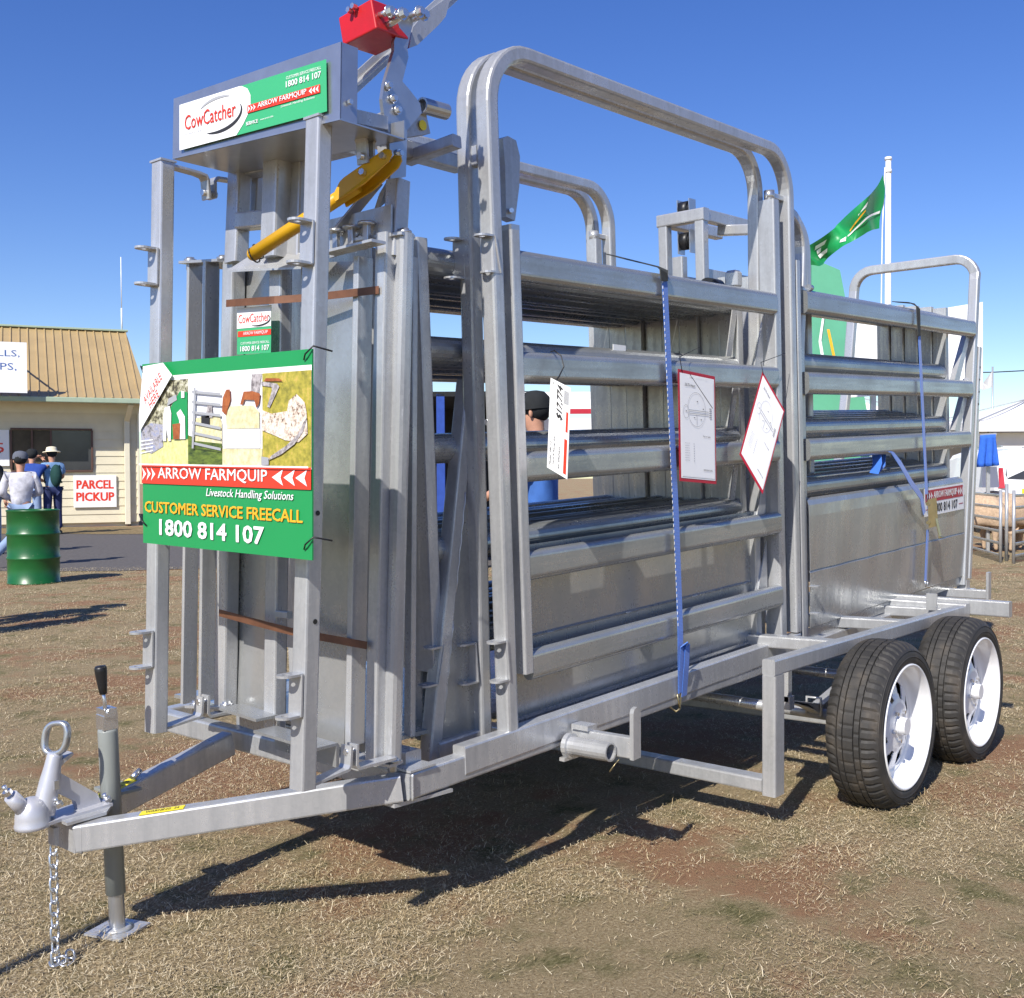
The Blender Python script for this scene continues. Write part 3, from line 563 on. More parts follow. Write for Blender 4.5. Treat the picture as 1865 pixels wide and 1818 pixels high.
# stack of eight rail panels
def rail_panel(label, a0, a1, cs, c0, c1, bb, wd, group, stile=.0945, oh=.09, ow=.0945):
    t = body_thing('rail_panel', label, 'yard panel', a0, bb, 0, group)
    for c in cs:
        b = MB(); b.bar if False else None; b.sweep([W(a0+.02, bb, c), W(a1-.02, bb, c)], oval(ow, oh), BZ); b.build('rail', GALVH, t)
    for a in (a0, a1):
        b = MB(); b.bar(W(a, bb, c0), W(a, bb, c1), .045, stile, BY); b.build('stile', GALV, t)
    return t
SL = 'steel rail panel standing inside the packed stack between the hoop gates'
first = rail_panel('nearest rail panel of the packed stack, a small white sticker on its second rail', -.14, 1.74, (1.475, 1.21, .915, .61, .305), .25, 1.535, .20, 0, 'rail panels packed upright on the trailer')
b = MB(); b.plate([(3.268, 2.325, 1.735), (3.348, 2.325, 1.736), (3.347, 2.325, 1.703), (3.268, 2.325, 1.703)], (0, -.002, 0)); b.build('sticker', PWHITE, first)
for i in range(1, 8):
    c = copy_tree(first); c.location = W(-.14+.012*math.sin(i*2.1), .20+.0955*i, .006*math.cos(i*1.7)); c['label'] = ['', 'second', 'third', 'fourth', 'fifth', 'sixth', 'seventh', 'farthest'][i]+' rail panel from the near side in the packed upright stack of eight'
    for ch in list(c.children):
        if ch.name.startswith('sticker'): bpy.data.objects.remove(ch)
for c in (1.30, 1.0, .70, .40):      # sunlit corner plates on the rear stile
    b = MB(); b.plate([W(1.62, .155, c-.05), W(1.66, .155, c-.05), W(1.735, .155, c+.20), W(1.695, .155, c+.20)], BY*.005); b.build('lit_corner_plate', GALV, first)
# far hoops
G3 = body_thing('hoop_gate', 'far side hoop gate, the nearer of the two far hoops', 'gate', 0, .93, 0)
b = MB(); b.sweep(hoop_path(.935, .02, 1.90, 2.10, 0, .06, .175), rsec(.048, .054, .009), BY); b.build('hoop', GALV, G3)
b = MB(); b.bar(W(1.80, .95, .045), W(1.80, .95, 1.86), .05, .06, BY); b.cyl(W(1.80, .95, 1.86), W(1.80, .95, 1.90), .022, 14); b.bar(W(1.80, .95, 1.88), W(1.90, .95, 1.88), .03, .022, BZ); b.build('hinge_stile', GALV, G3)
G4 = body_thing('hoop_gate', 'farthest hoop gate frame, its top bar just showing behind the other far hoop', 'gate', 0, 1.03, 0)
b = MB(); b.sweep(hoop_path(1.03, .02, 1.90, 2.10, 0, .06, .175), rsec(.048, .054, .009), BY); b.build('hoop', GALV, G4)
# ------------------------------------------------------------------ rear race section
R1 = body_thing('race_panel', 'rear sheeted race panel with a red and white sticker above the wheels', 'yard panel', 2.0, 0, 0)
b = MB(); b.bar(W(1.978, .03, -.05), W(1.978, .03, 1.66), .036, .06, BY); b.build('stile', GALV, R1)
b = MB(); b.bar(W(2.030, .05, -.05), W(2.030, .05, .66), .055, .06, BY); b.build('stile', GALV, R1)
b = MB(); b.bar(W(2.035, .09, .66), W(2.06, .09, 1.60), .05, .06, BY); b.build('stile', GALV, R1)
for c, a1 in ((1.49, 4.26), (1.138, 4.20), (.845, 4.16)):
    b = MB(); b.sweep([W(2.055, .02, c), W(a1, .02, c)], oval(.045, .098), BZ); b.build('rail', GALVH, R1)
prof = [(.0, .030), (.045, .030), (.055, .018), (.30, .012), (.305, .017), (.310, .012), (.55, .012), (.60, .014), (.622, .022), (.630, .040)]
b = MB(); vs = []
for i in range(33):
    a = 2.065+(4.06-2.065)*i/32
    vs += [W(a, y+.0035*math.sin(i*1.15)*math.sin(math.pi*min(1, c/.62)), c) for c, y in prof]
m = len(prof); b.add(vs, [(j*m+i, (j+1)*m+i, (j+1)*m+i+1, j*m+i+1) for j in range(32) for i in range(m-1)]); 
sh = b.build('sheet', SHEET, R1); k = sh.modifiers.new('t', 'SOLIDIFY'); k.thickness = .003
for a, z in ((1.966, .24), (1.966, .12)):
    b = MB(); b.box((0, -.02, 0), (.03, .02, .005), Matrix.Translation(W(2.05, -.005, z)) @ Matrix.Rotation(-TH, 4, 'Y')); b.build('tab', GALV, R1)
stk = Face(W(3.41, .0035, .445), BX*.64-BZ*.0+BY*.004, BZ*.15, R1)
stk.poly([(0, 0), (1, 0), (1, 1), (0, 1)], PWHITE, 1, 'sticker'); stk.poly([(.03, .5), (.97, .5), (.97, .93), (.03, .93)], PDRED, 2)
chevrons(stk, .05, .55, .20, .88, PWHITE, 3, False); chevrons(stk, .82, .55, .96, .88, PWHITE, 3, True); stk.text('ARROW FARMQUIP', .22, .57, .80, .86, PWHITE, 3, bold=.01)
stk.text('1800 814 107', .24, .10, .82, .42, PBLACK, 2, bold=.02); stk.poly([(.04, .22), (.18, .22), (.18, .25), (.04, .25)], PDRED, 2); stk.poly([(.86, .22), (.97, .22), (.97, .25), (.86, .25)], PDRED, 2)
# rear end hoop standing across the race, leaning back
E1 = body_thing('end_hoop', 'leaning hoop frame across the rear end of the race with a drilled adjusting leg', 'frame', 4.09, 0, .02)
pth = [W(4.06, .03, .0), W(4.345, .03, 1.78)]+[W(4.362, .15+.12*math.cos(math.radians(t)), 1.80+.12*math.sin(math.radians(t))) for t in range(170, 89, -13)]+[W(4.362, .66+.12*math.cos(math.radians(t)), 1.80+.12*math.sin(math.radians(t))) for t in range(90, -1, -15)]+[W(4.30, .80, 1.30), W(4.06, .86, .0)]
b = MB(); b.sweep(pth, rsec(.055, .050, .008), BX); b.build('hoop', GALV, E1)
b = MB(); b.bar(W(4.125, .025, .03), W(4.350, .025, 1.385), .040, .055, BY); lg = b.build('adjusting_leg', GALV, E1)
for i in range(4):
    p = W(4.330-.012*i, -.0035, 1.265-.072*i); b = MB(); b.cyl(p, p+Vector((0, -.0012, 0)), .006, 12); b.build('pin_hole', BLACK, lg)
b = MB(); q = W(4.09, .02, -.005); b.box((q.x-.07, q.y-.04, q.z-.03), (q.x+.07, q.y+.05, q.z-.022)); b.box((q.x-.03, q.y-.02, q.z-.022), (q.x+.03, q.y+.035, q.z+.03)); b.build('foot_plate', GALV, E1)
for c in (1.2, .92):
    b = MB(); b.plate([W(3.98, .03, c-.02), W(4.05, .03, c-.04), W(4.28, .03, c+.28), W(4.22, .03, c+.28)], BY*.03); b.build('brace', GALV, E1)
# stacked race panels at the back
rp = rail_panel('foremost of the short rail panels stacked inside the rear race', 2.14, 3.98, (1.52, 1.232, .938, .668), .10, 1.60, .105, 0, 'short rail panels stacked in the rear race', .0772, .095, .0765)
for i in range(1, 5):
    c = copy_tree(rp); c.location = W(2.14-.01*i, .105+.078*i, .012*i); c['label'] = ['', 'second', 'third', 'fourth', 'farthest'][i]+' short rail panel from the near side in the rear race stack'
# two bent stanchions between the hoop gates and the rear race
N1 = body_thing('stanchion', 'bent round topped stanchion rising just behind the tall hoop gate, nearer one', 'post', 2.0, .03, 1.0)
b = MB(); b.sweep([W(1.96, .06, 1.875)]+[W(1.98+.15*math.cos(math.radians(t)), .06, 1.725+.15*math.sin(math.radians(t))) for t in range(90, -10, -12)]+[W(2.12, .06, 1.62), W(2.06, .06, 1.15), W(2.0, .06, .9)], rsec(.042, .05, .008), BY); k = b.build('tube', GALV, N1)
b = MB(); b.cyl(W(2.13, .03, 1.56), W(2.16, .03, 1.56), .014, 10); b.bar(W(2.08, .06, 1.55), W(2.16, .06, 1.55), .06, .012, BZ); b.build('latch_collar', ZINC, k)
N2 = body_thing('stanchion', 'bent round topped stanchion standing farther in, in front of the green flag', 'post', 2.3, .2, 1.0)
b = MB(); b.sweep([W(2.2, .22, 1.915)]+[W(2.34+.15*math.cos(math.radians(t)), .22, 1.765+.15*math.sin(math.radians(t))) for t in range(90, -10, -12)]+[W(2.49, .22, 1.6), W(2.49, .22, .2)], rsec(.05, .05, .008), BY); b.build('tube', GALV, N2)
N3 = body_thing('stanchion', 'straight square stanchion on the far side of the rear race before the white board', 'post', 2.6, .55, 0)
b = MB(); b.bar(W(2.62, .34, .3), W(2.62, .34, 1.55), .05, .05, BY); b.build('tube', GALV, N3)
b = MB(); b.box((-.03, -.03, 0), (.05, .03, .05), Matrix.Translation(W(2.62, .34, 1.36))); b.build('clamp', ZINC, N3)
# sliding gate head frame with black rollers
D1 = body_thing('slide_gate_frame', 'square topped slide gate frame with two black rollers rising above the stacked panels', 'frame', 2.2, .7, 1.0)
for bb in (.605, .81):
    b = MB(); b.bar(W(2.2, bb, .9), W(2.2, bb, 1.945), .05, .05, BY); b.build('upright', GALV, D1)
    b = MB(); b.bar(W(2.226, bb, 1.975), W(2.72, bb, 1.975), .05, .058, BZ); b.build('top_rail', GALV, D1)
    b = MB(); b.bar(W(2.226, bb+.012, 1.70), W(2.75, bb+.012, 1.70), .03, .05, BZ); b.build('slide_rail', GALV, D1)
b = MB(); b.bar(W(2.2, .575, 1.975), W(2.2, .84, 1.975), .055, .06, BZ); b.build('head_bar', GALV, D1)
b = MB(); b.bar(W(2.42, .63, 1.93), W(2.42, .36, 1.90), .05, .05, BZ); b.build('tie_bar', GALV, D1)
b = MB(); b.bar(W(2.2, .73, .9), W(2.2, .73, 1.79), .05, .06, BY); b.build('gate_leaf_stile', GALV, D1)
b = MB(); b.plate([W(2.85, .6, 1.2), W(2.93, .6, 1.2), W(2.93, .6, 1.9), W(2.90, .6, 1.9)], BY*.05); b.build('upright', GALV, D1)
for c in (2.02, 1.87):
    b = MB(); b.cyl(W(2.24, .69, c), W(2.24, .735, c), .042, 22); b.cyl(W(2.24, .685, c), W(2.24, .74, c), .03, 18); ro_ = b.build('roller', BLACK, D1)
    for bb in (.678, .744):
        b = MB(); b.plate([W(2.215, bb, c-.06), W(2.275, bb, c-.06), W(2.275, bb, c+.05), W(2.215, bb, c+.05)], BY*.005); b.build('roller_cheek', ZINC, D1)
for a, bb in ((1.735, .31), (1.735, .40)):
    b = MB(); M_ = Matrix.Translation(W(a, bb, 1.50)); b.cyl(W(a, bb-.0, 1.56), W(a+.09, bb, 1.56), .042, 20); b.build('rubber_stop', BLACK, D1)

b = MB(); b.box((-.03, -.03, 0), (.03, .03, .075), Matrix.Translation(W(1.70, .16, 1.535)) @ Matrix.Rotation(-TH, 4, 'Y')); k = b.build('post_top', GALV, first); k.modifiers.new('edge', 'BEVEL').width = .012

# ------------------------------------------------------------------ cattle crush at the front
CC = thing('cattle_crush', 'galvanised cattle crush at the trailer front with a stickered top box and yellow lever', 'cattle crush', (1.9, 2.5, .5))
nb, ntp = Vector((1.715, 2.167, 0.488)), Vector((1.787, 2.167, 2.155)); fb, ftp = Vector((1.715, 2.833, 0.53)), Vector((1.787, 2.874, 2.18))
FU = (ntp-nb).normalized()
for p, q in ((nb, ntp), (fb, ftp)):
    b = MB(); b.bar(p, q, .046, .054, (0, 1, 0)); pst = b.build('front_post', GALV, CC)
    b = MB(); b.box((q.x-.026, q.y-.03, q.z), (q.x+.026, q.y+.03, q.z+.006)); b.build('post_cap', GALV, pst)
DX = (-1, 0, .0)
f_ = Vector((-.024, 0, 0))
def onpost(p, q, y0, y1, y): return p+(q-p)*((y0-y)/(y0-y1))
for ya, yb in ((412, 488), (1228, 1302)): lug_pair(CC, onpost(nb, ntp, 1436, 219, ya)+f_, onpost(nb, ntp, 1436, 219, yb)+f_, DX)
for ya, yb in ((461, 526), (1152, 1214)): lug_pair(CC, onpost(fb, ftp, 1333, 297, ya)+f_, onpost(fb, ftp, 1333, 297, yb)+f_, DX)
for p, hole in ((nb, 936), (nb, 1132)):
    q = onpost(nb, ntp, 1436, 219, hole)+Vector((.004, -.0275, 0)); b = MB(); b.cyl(q, q+Vector((0, -.001, 0)), .0065, 12); b.build('bolt_hole', BLACK, CC)
# strap irons that carry the posts, bottom and top
def strap_iron(pts, w=.04, t=.007, ref=(0, 1, 0)): b = MB(); b.sweep(pts, [(-t/2, -w/2), (t/2, -w/2), (t/2, w/2), (-t/2, w/2)], ref); return b.build('strap_iron', GALV, CC)
for p in (nb, fb):
    q = p+Vector((0, 0, .005)); e = 1
    strap_iron([q, q+Vector((.10, 0, .012)), q+Vector((.135, 0, .016)), q+Vector((.142, 0, .026)), q+Vector((.146, 0, .075))])
    strap_iron([q+Vector((.166, 0, .076)), q+Vector((.164, 0, .022)), q+Vector((.172, 0, .012)), q+Vector((.30, 0, .012))])
    b = MB(); b.cyl(q+Vector((.138, 0, .058)), q+Vector((.178, 0, .058)), .009, 8); b.build('bolt', CHROME, CC)
for q in (ntp, ftp):
    q = q+Vector((0, 0, -.004))
    strap_iron([q, q+Vector((.11, 0, -.004)), q+Vector((.135, 0, -.008)), q+Vector((.142, 0, -.02)), q+Vector((.146, 0, -.075))])
    strap_iron([q+Vector((.166, 0, -.07)), q+Vector((.166, 0, -.02)), q+Vector((.176, 0, -.006)), q+Vector((.26, 0, .0))])
    b = MB(); b.cyl(q+Vector((.13, 0, -.056)), q+Vector((.18, 0, -.056)), .010, 8); b.build('bolt', CHROME, CC)
# top box
XF = 1.775
bl, br_, tr_, tl = Vector((1.775, 2.806, 2.176)), Vector((1.775, 2.074, 2.133)), Vector((1.79, 2.085, 2.329)), Vector((1.79, 2.82, 2.355))
dx = Vector((.22, 0, .0))
b = MB(); b.plate([bl, br_, tr_, tl], (.004, 0, 0)); bx_ = b.build('top_box', ZINC, CC)
b = MB(); b.plate([bl, br_, br_+dx, bl+dx], (0, 0, .004)); b.build('box_floor', ZINC, bx_)
b = MB(); b.plate([br_, tr_, tr_+Vector((.055, 0, .0)), br_+Vector((.055, 0, .0))], (0, .004, 0)); b.build('box_flange', ZINC, bx_)
b = MB(); b.plate([bl+dx, br_+dx, br_+dx+Vector((0, 0, .05)), bl+dx+Vector((0, 0, .05))], (-.004, 0, 0)); b.build('box_back', ZINC, bx_)
b = MB(); q = br_+Vector((.03, -.001, .05)); b.cyl(q, q+Vector((0, -.008, 0)), .007, 6, smooth=False); b.build('bolt', CHROME, bx_)
s0, s1, s3 = Vector((1.772, 2.759, 2.19)), Vector((1.772, 2.115, 2.161)), Vector((1.782, 2.772, 2.323))
F = Face(s0+Vector((-.0015, 0, 0)), s1-s0, s3-s0, CC)
F.poly([(0, 0), (1, 0), (1, 1), (0, 1)], PLGREEN, 1, 'sticker')
F.poly([(0, 0), (.42, 0), (.47, .2), (.50, .36), (.52, .55), (.52, .75), (.50, .90), (.46, .99), (.44, 1), (0, 1)], PWHITE, 2)
F.text('CowCatcher', .045, .40, .42, .72, PRED, 3, bold=.004)
F.ell(.285, .52, .175, .35, PBLACK, 3, -115, 20, .016, n=24); F.ell(.30, .60, .16, .30, PGREY, 3, 60, 150, .012, n=20)
F.text('INNOVATION 2 BUILD', .045, .28, .18, .33, PGREY, 3)
F.text('1800 814 107', .755, .68, .97, .80, PWHITE, 2, bold=.03); F.text('CUSTOMER SERVICE FREECALL', .755, .84, .97, .90, PWHITE, 2)
F.poly([(.50, .385), (.965, .385), (.965, .545), (.50, .545)], PRED, 3); chevrons(F, .505, .40, .56, .53, PWHITE, 4, False); chevrons(F, .90, .40, .96, .53, PWHITE, 4, True); F.text('ARROW FARMQUIP', .575, .41, .885, .53, PWHITE, 4, bold=.006)
F.text('Livestock Handling Solutions', .72, .30, .93, .36, PWHITE, 2, shear=.2); F.text('SERVICE', .49, .14, .57, .21, PWHITE, 2, bold=.02); F.text('www.arrow info', .585, .17, .67, .21, PWHITE, 2)
# head bail: two sheeted leaves hung between posts
XP = 1.955
def leaf(pa, pb, pc, pd, name='bail_leaf'):
    b = MB(); b.plate([pa, pb, pc, pd], (.004, 0, 0)); return b.build(name, SHEET, CC)
def pbar(p, q, w, h, name, mat=GALV, ref=(0, 1, 0)): b = MB(); b.bar(p, q, w, h, ref); return b.build(name, mat, CC)
pbar((1.995, 2.826, 1.915), (1.975, 2.87, 0.533), .05, .055, 'leaf_stile'); pbar((1.995, 2.596, 1.898), (1.975, 2.623, 0.527), .045, .055, 'leaf_stile')
leaf((2.025, 2.852, 1.919), (2.025, 2.653, 1.893), (2.005, 2.671, 0.522), (2.005, 2.89, 0.532))
leaf((2.012, 2.84, 0.837), (2.012, 2.688, 0.829), (2, 2.683, 0.518), (2, 2.866, 0.529))
pbar((2.025, 2.273, 1.86), (2.005, 2.303, 0.523), .055, .022, 'leaf_stile'); pbar((2.025, 2.508, 1.89), (2.005, 2.519, 0.521), .04, .022, 'leaf_stile')
leaf((2.03, 2.495, 1.877), (2.03, 2.306, 1.856), (2.005, 2.331, 0.523), (2.005, 2.504, 0.531))
leaf((2.02, 2.503, 0.815), (2.02, 2.349, 0.806), (2, 2.344, 0.506), (2, 2.498, 0.501))
# folded feet of the leaves
for p, q in ((Vector((1.93, 2.765, 0.545)), Vector((1.93, 2.584, 0.536))), (Vector((1.9, 2.555, 0.514)), Vector((1.9, 2.286, 0.506)))):
    b = MB(); b.sweep([p, q], [(-.035, .03), (-.028, .037), (.05, .037), (.05, .029), (-.024, .029), (-.024, -.03), (-.035, -.03)], (0, 0, 1)); b.build('leaf_foot', SHEET, CC)
# dark rubber-edged lip over the leaves
b = MB(); b.plate([(1.93, 2.768, 1.875), (1.98, 2.68, 1.931), (1.98, 2.457, 1.89), (1.93, 2.424, 1.842)], (0, 0, -.006)); b.build('lip_plate', GALV, CC)
b = MB(); b.bar((1.96, 2.338, 1.871), (1.96, 2.14, 1.876), .05, .008, (0, 0, 1)); b.build('top_plate', GALV, CC)
# uprights between leaves and box
pbar((2, 2.797, 2.197), (1.98, 2.794, 1.905), .05, .06, 'head_post'); pbar((1.97, 2.571, 2.181), (1.96, 2.58, 1.891), .06, .07, 'head_post'); pbar((2.02, 2.532, 2.192), (2, 2.526, 1.889), .05, .06, 'head_post')
pbar((1.985, 2.771, 2.027), (1.985, 2.599, 2.011), .05, .05, 'head_tie', ref=(0, 0, 1)); pbar((2.06, 2.788, 2.233), (2.05, 2.792, 2.048), .03, .04, 'head_slide')
pbar((2.02, 2.817, 2.193), (2.04, 2.336, 2.185), .06, .05, 'head_beam', ref=(0, 0, 1)); pbar((2.06, 2.453, 2.201), (2.06, 2.148, 2.221), .05, .06, 'head_beam', ref=(0, 0, 1))
pbar((1.955, 2.578, 0.867), (1.955, 2.52, 0.868), .02, .02, 'slide_pin', ref=(0, 0, 1))
# paired tubes on hinge plates, far and near
for xa, xb, n0 in ((355, 343, 'far'), (385, 376, 'far')): pbar(Vector((2.02, 3.072, 1.95)) if xa == 355 else Vector((1.98, 2.922, 1.925)), Vector((2.02, 3.14, 0.523)) if xa == 355 else Vector((1.98, 2.977, 0.559)), .052, .014, 'hinge_tube')
pbar((2.03, 2.185, 1.914), (2.01, 2.224, 0.479), .045, .045, 'hinge_tube')
b = MB(); b.bar((2.06, 2.147, 1.914), (2.04, 2.191, 0.484), .045, .042, (0, 1, 0), .014); b.build('hinge_tube', GALV, CC)
for p, q in ((Vector((2.02, 3.115, 1.952)), Vector((1.98, 2.844, 1.918))), (Vector((2.03, 2.3, 1.909)), Vector((2.06, 2.132, 1.908))), (Vector((1.98, 3.05, 0.533)), Vector((1.96, 2.825, 0.562))), (Vector((2, 2.33, 0.49)), Vector((2.03, 2.163, 0.485)))):
    b = MB(); b.bar(p, q, .06, .009, (0, 0, 1)); hp = b.build('hinge_plate', GALV, CC)
    for t in (.08, .92):
        c = p.lerp(q, t); b = MB(); b.cyl(c+Vector((0, 0, -.022)), c+Vector((0, 0, .018)), .013, 12); b.cyl(c+Vector((0, 0, .005)), c+Vector((0, 0, .012)), .02, 12); b.build('hinge_bolt', ZINC, hp)
pbar((2.069, 2.18, 2.061), (2.052, 2.18, 1.852), .05, .05, 'lever_post'); 
pbar((2.237, 2.3, 1.894), (2.212, 2.3, 0.508), .02, .03, 'inner_post'); pbar((2.327, 2.42, 1.773), (2.384, 2.42, 0.475), .045, .05, 'inner_post')
b = MB(); b.plate([(2.035, 2.22, 1.987), (2.079, 2.22, 2.025), (2.08, 2.22, 2.07), (2.055, 2.22, 2.035)], (0, .02, 0)); b.build('stop_plate', GALV, CC)
b = MB(); b.plate([(2.02, 2.408, 1.984), (2.02, 2.157, 1.986), (2.02, 2.158, 1.902), (2.02, 2.41, 1.877)], (.006, 0, 0)); b.build('mechanism_plate', GALV, CC)
for x_, p in ((612, (2, 2.357, 1.925)), (640, (2, 2.293, 1.926)), (668, (2, 2.231, 1.927))):
    b = MB(); p = Vector(p); b.bar(p+Vector((0, 0, .02)), p+Vector((0, 0, -.05)), .02, .012, (1, 0, 0)); b.cyl(p+Vector((0, 0, .012)), p+Vector((0, 0, .02)), .024, 12); b.build('pivot', ZINC, CC)
# lever strap with bolts, red box, sloping bars
b = MB(); b.plate([(2.008, 2.13, 2.481), (2.042, 2.13, 2.506), (2.076, 2.13, 2.488), (2.08, 2.13, 2.471), (2.059, 2.13, 2.401), (2.063, 2.13, 2.379), (2.04, 2.13, 2.309), (2.064, 2.13, 2.295), (2.105, 2.13, 2.268), (2.111, 2.13, 2.243), (2.057, 2.13, 2.186), (2.05, 2.13, 2.06), (1.994, 2.13, 2.044), (1.991, 2.13, 2.158), (1.972, 2.13, 2.211), (1.967, 2.13, 2.245), (1.975, 2.13, 2.287), (2.011, 2.13, 2.382), (2.011, 2.13, 2.406), (2.03, 2.13, 2.45)], (0, .012, 0)); lv = b.build('lever_strap', ZINC, CC)
for p in ((1.985, 2.128, 2.282), (2.002, 2.128, 2.253), (2.017, 2.128, 2.227), (2.022, 2.128, 2.114), (1.983, 2.128, 2.103)):
    b = MB(); p = Vector(p); b.cyl(p, p+Vector((0, -.006, 0)), .012, 14); b.cyl(p+Vector((0, -.006, 0)), p+Vector((0, -.014, 0)), .008, 6, smooth=False); b.build('bolt', CHROME, lv)
A_, B_, C_, D_ = Vector((1.93, 2.258, 2.477)), Vector((1.93, 2.128, 2.491)), Vector((1.93, 2.109, 2.41)), Vector((1.93, 2.241, 2.4)); off = Vector((.135, .02, .015))
b = MB(); b.plate([D_, C_, B_, A_], off); rb = b.build('red_box', RED, CC)
bv = rb.modifiers.new('edge', 'BEVEL'); bv.width = .004; bv.segments = 2
for p in ((1.925, 2.199, 2.477), (1.925, 2.182, 2.482)):
    p = Vector(p); b = MB(); b.cyl(p, p+Vector((-.014, 0, 0)), .008, 6, smooth=False); b.build('bolt', CHROME, rb)
for p in ((1.953, 2.1, 2.453), (1.98, 2.08, 2.45), (2.071, 2.11, 2.492), (2.097, 2.12, 2.494)):
    p = Vector(p); b = MB(); b.cyl(p+Vector((0, .03, 0)), p+Vector((0, -.012, 0)), .008, 12); b.cyl(p+Vector((0, -.012, 0)), p+Vector((0, -.016, 0)), .016, 14); b.cyl(p+Vector((0, -.016, 0)), p+Vector((0, -.028, 0)), .011, 6, smooth=False); b.build('bolt', CHROME, rb)
b = MB(); b.cyl((1.977, 2.13, 2.431), (1.994, 2.09, 2.454), .010, 10); b.build('pivot_pin', CHROME, rb)
b = MB(); b.bar((2.011, 2.3, 2.327), (2.451, 2.3, 2.743), .008, .05, (0, 1, 0)); b.bar((2.011, 2.3, 2.327), (2.451, 2.3, 2.743), .045, .006, (0, 1, 0)); b.build('sloping_arm', GALV, CC)
b = MB(); b.plate([(2.109, 2.16, 2.479), (2.147, 2.16, 2.524), (2.261, 2.16, 2.617), (2.238, 2.16, 2.549), (2.211, 2.16, 2.518), (2.126, 2.16, 2.437), (2.094, 2.16, 2.419)], (0, .006, 0)); b.build('arm_plate', GALV, CC)
b = MB(); b.plate([(1.847, 2.12, 2.19), (1.978, 2.12, 2.2), (1.978, 2.12, 2.166), (1.847, 2.12, 2.155)], (0, .04, 0)); b.build('side_beam', GALV, CC)
b = MB(); p, q = Vector((2.141, 2.16, 2.278)), Vector((2.236, 2.16, 2.283)); n_ = 18; ax = (q-p).normalized(); e1 = ax.orthogonal().normalized(); e2 = ax.cross(e1)
ro = lambda c, r: [c+(e1*math.cos(2*math.pi*i/n_)+e2*math.sin(2*math.pi*i/n_))*r for i in range(n_)]
b.ring_plate(ro(p, .022), ro(p, .017), q-p); b.build('spring_tube', ZINC, CC)
b = MB(); b.plate([(2.096, 2.17, 2.286), (2.159, 2.17, 2.29), (2.184, 2.17, 2.213), (2.095, 2.17, 2.183)], (0, .03, 0)); k = b.build('gear_case', GALV, CC)
q = Vector((2.15, 2.166, 2.227)); b = MB(); b.cyl(q, q+Vector((0, -.0015, 0)), .014, 20); b.build('yellow_decal', PYEL, k)
pbar((2.28, 2.362, 2.199), (2.29, 2.17, 2.216), .04, .036, 'tie_beam', ref=(0, 0, 1)); pbar((2.15, 2.321, 2.207), (2.55, 2.407, 2.247), .05, .05, 'tie_beam', ref=(0, 0, 1))
# yellow draft lever
ya, yb, ym = Vector((1.85, 2.529, 1.879)), Vector((1.94, 2.197, 2.027)), Vector((1.98, 2.111, 2.089))
b = MB(); b.cyl(ya, yb, .019, 18); d = (yb-ya).normalized(); b.ball(ya, .019, 16); yl = b.build('draft_lever', YEL, CC)
nrm = d.cross(Vector((-1, 0, 0))).normalized(); fw = Vector((-1, 0, 0)); fw = (fw-d*fw.dot(d)).normalized(); up_ = d.cross(fw); 
if up_.z < 0: up_ = -up_
b = MB()
for s in (0.020, -.026):
    o_ = fw*s; b.plate([yb-d*.065-up_*.020+o_, yb+d*.03-up_*.022+o_, ym+d*.0-up_*.018+o_, ym+d*.016-up_*.006+o_, ym+d*.018+up_*.006+o_, ym+d*.004+up_*.018+o_, yb-d*.02+up_*.026+o_, yb-d*.035+up_*.022+o_, yb-d*.065-up_*.0+o_], fw*.006)
b.plate([yb-d*.035+up_*.022-fw*.02, yb+d*.03+up_*.022-fw*.02, yb+d*.03+up_*.022+fw*.02, yb-d*.035+up_*.022+fw*.02], up_*.004)
b.build('lever_fork', YEL, yl)
for t in (.35, .95):
    p = yb.lerp(ym, t)+fw*.026; b = MB(); b.cyl(p, p+fw*.012, .009, 6, smooth=False); b.build('bolt', CHROME, yl)
b = MB(); b.bar(Vector((2, 2.357, 1.935)), Vector((2.06, 2.247, 2.071)), .03, .008, (0, 1, 0)); b.build('link_bar', ZINC, CC)
for p in ((1.862, 2.525, 1.887), (1.85, 2.526, 1.875)):
    p = Vector(p); b = MB(); b.tube([p+(fw*math.cos(t)+up_*math.sin(t))*.0215 for t in [i*.4 for i in range(17)]], .0022, 5); b.build('black_tie', BLACK, CC)
# brown steel packing straps
def band(pts, nm='packing_strap'): b = MB(); b.sweep(pts, [(-.0008, -.0105), (.0008, -.0105), (.0008, .0105), (-.0008, .0105)], (0, 0, 1)); return b
PK = band([(1.905, 2.739, 1.771), (1.905, 2.51, 1.757), (1.96, 2.419, 1.76), (2, 2.185, 1.76)]); o = PK.build('packing_strap', RUSTB); tag(o, 'upper rust brown steel packing strap around the two bail leaves', 'strap', 'packing straps')
PK = band([(1.9, 2.786, 0.859), (1.9, 2.647, 0.848), (1.93, 2.483, 0.827), (1.98, 2.222, 0.807)]); o = PK.build('packing_strap', RUSTB); tag(o, 'lower rust brown steel packing strap around the two bail leaves', 'strap', 'packing straps')
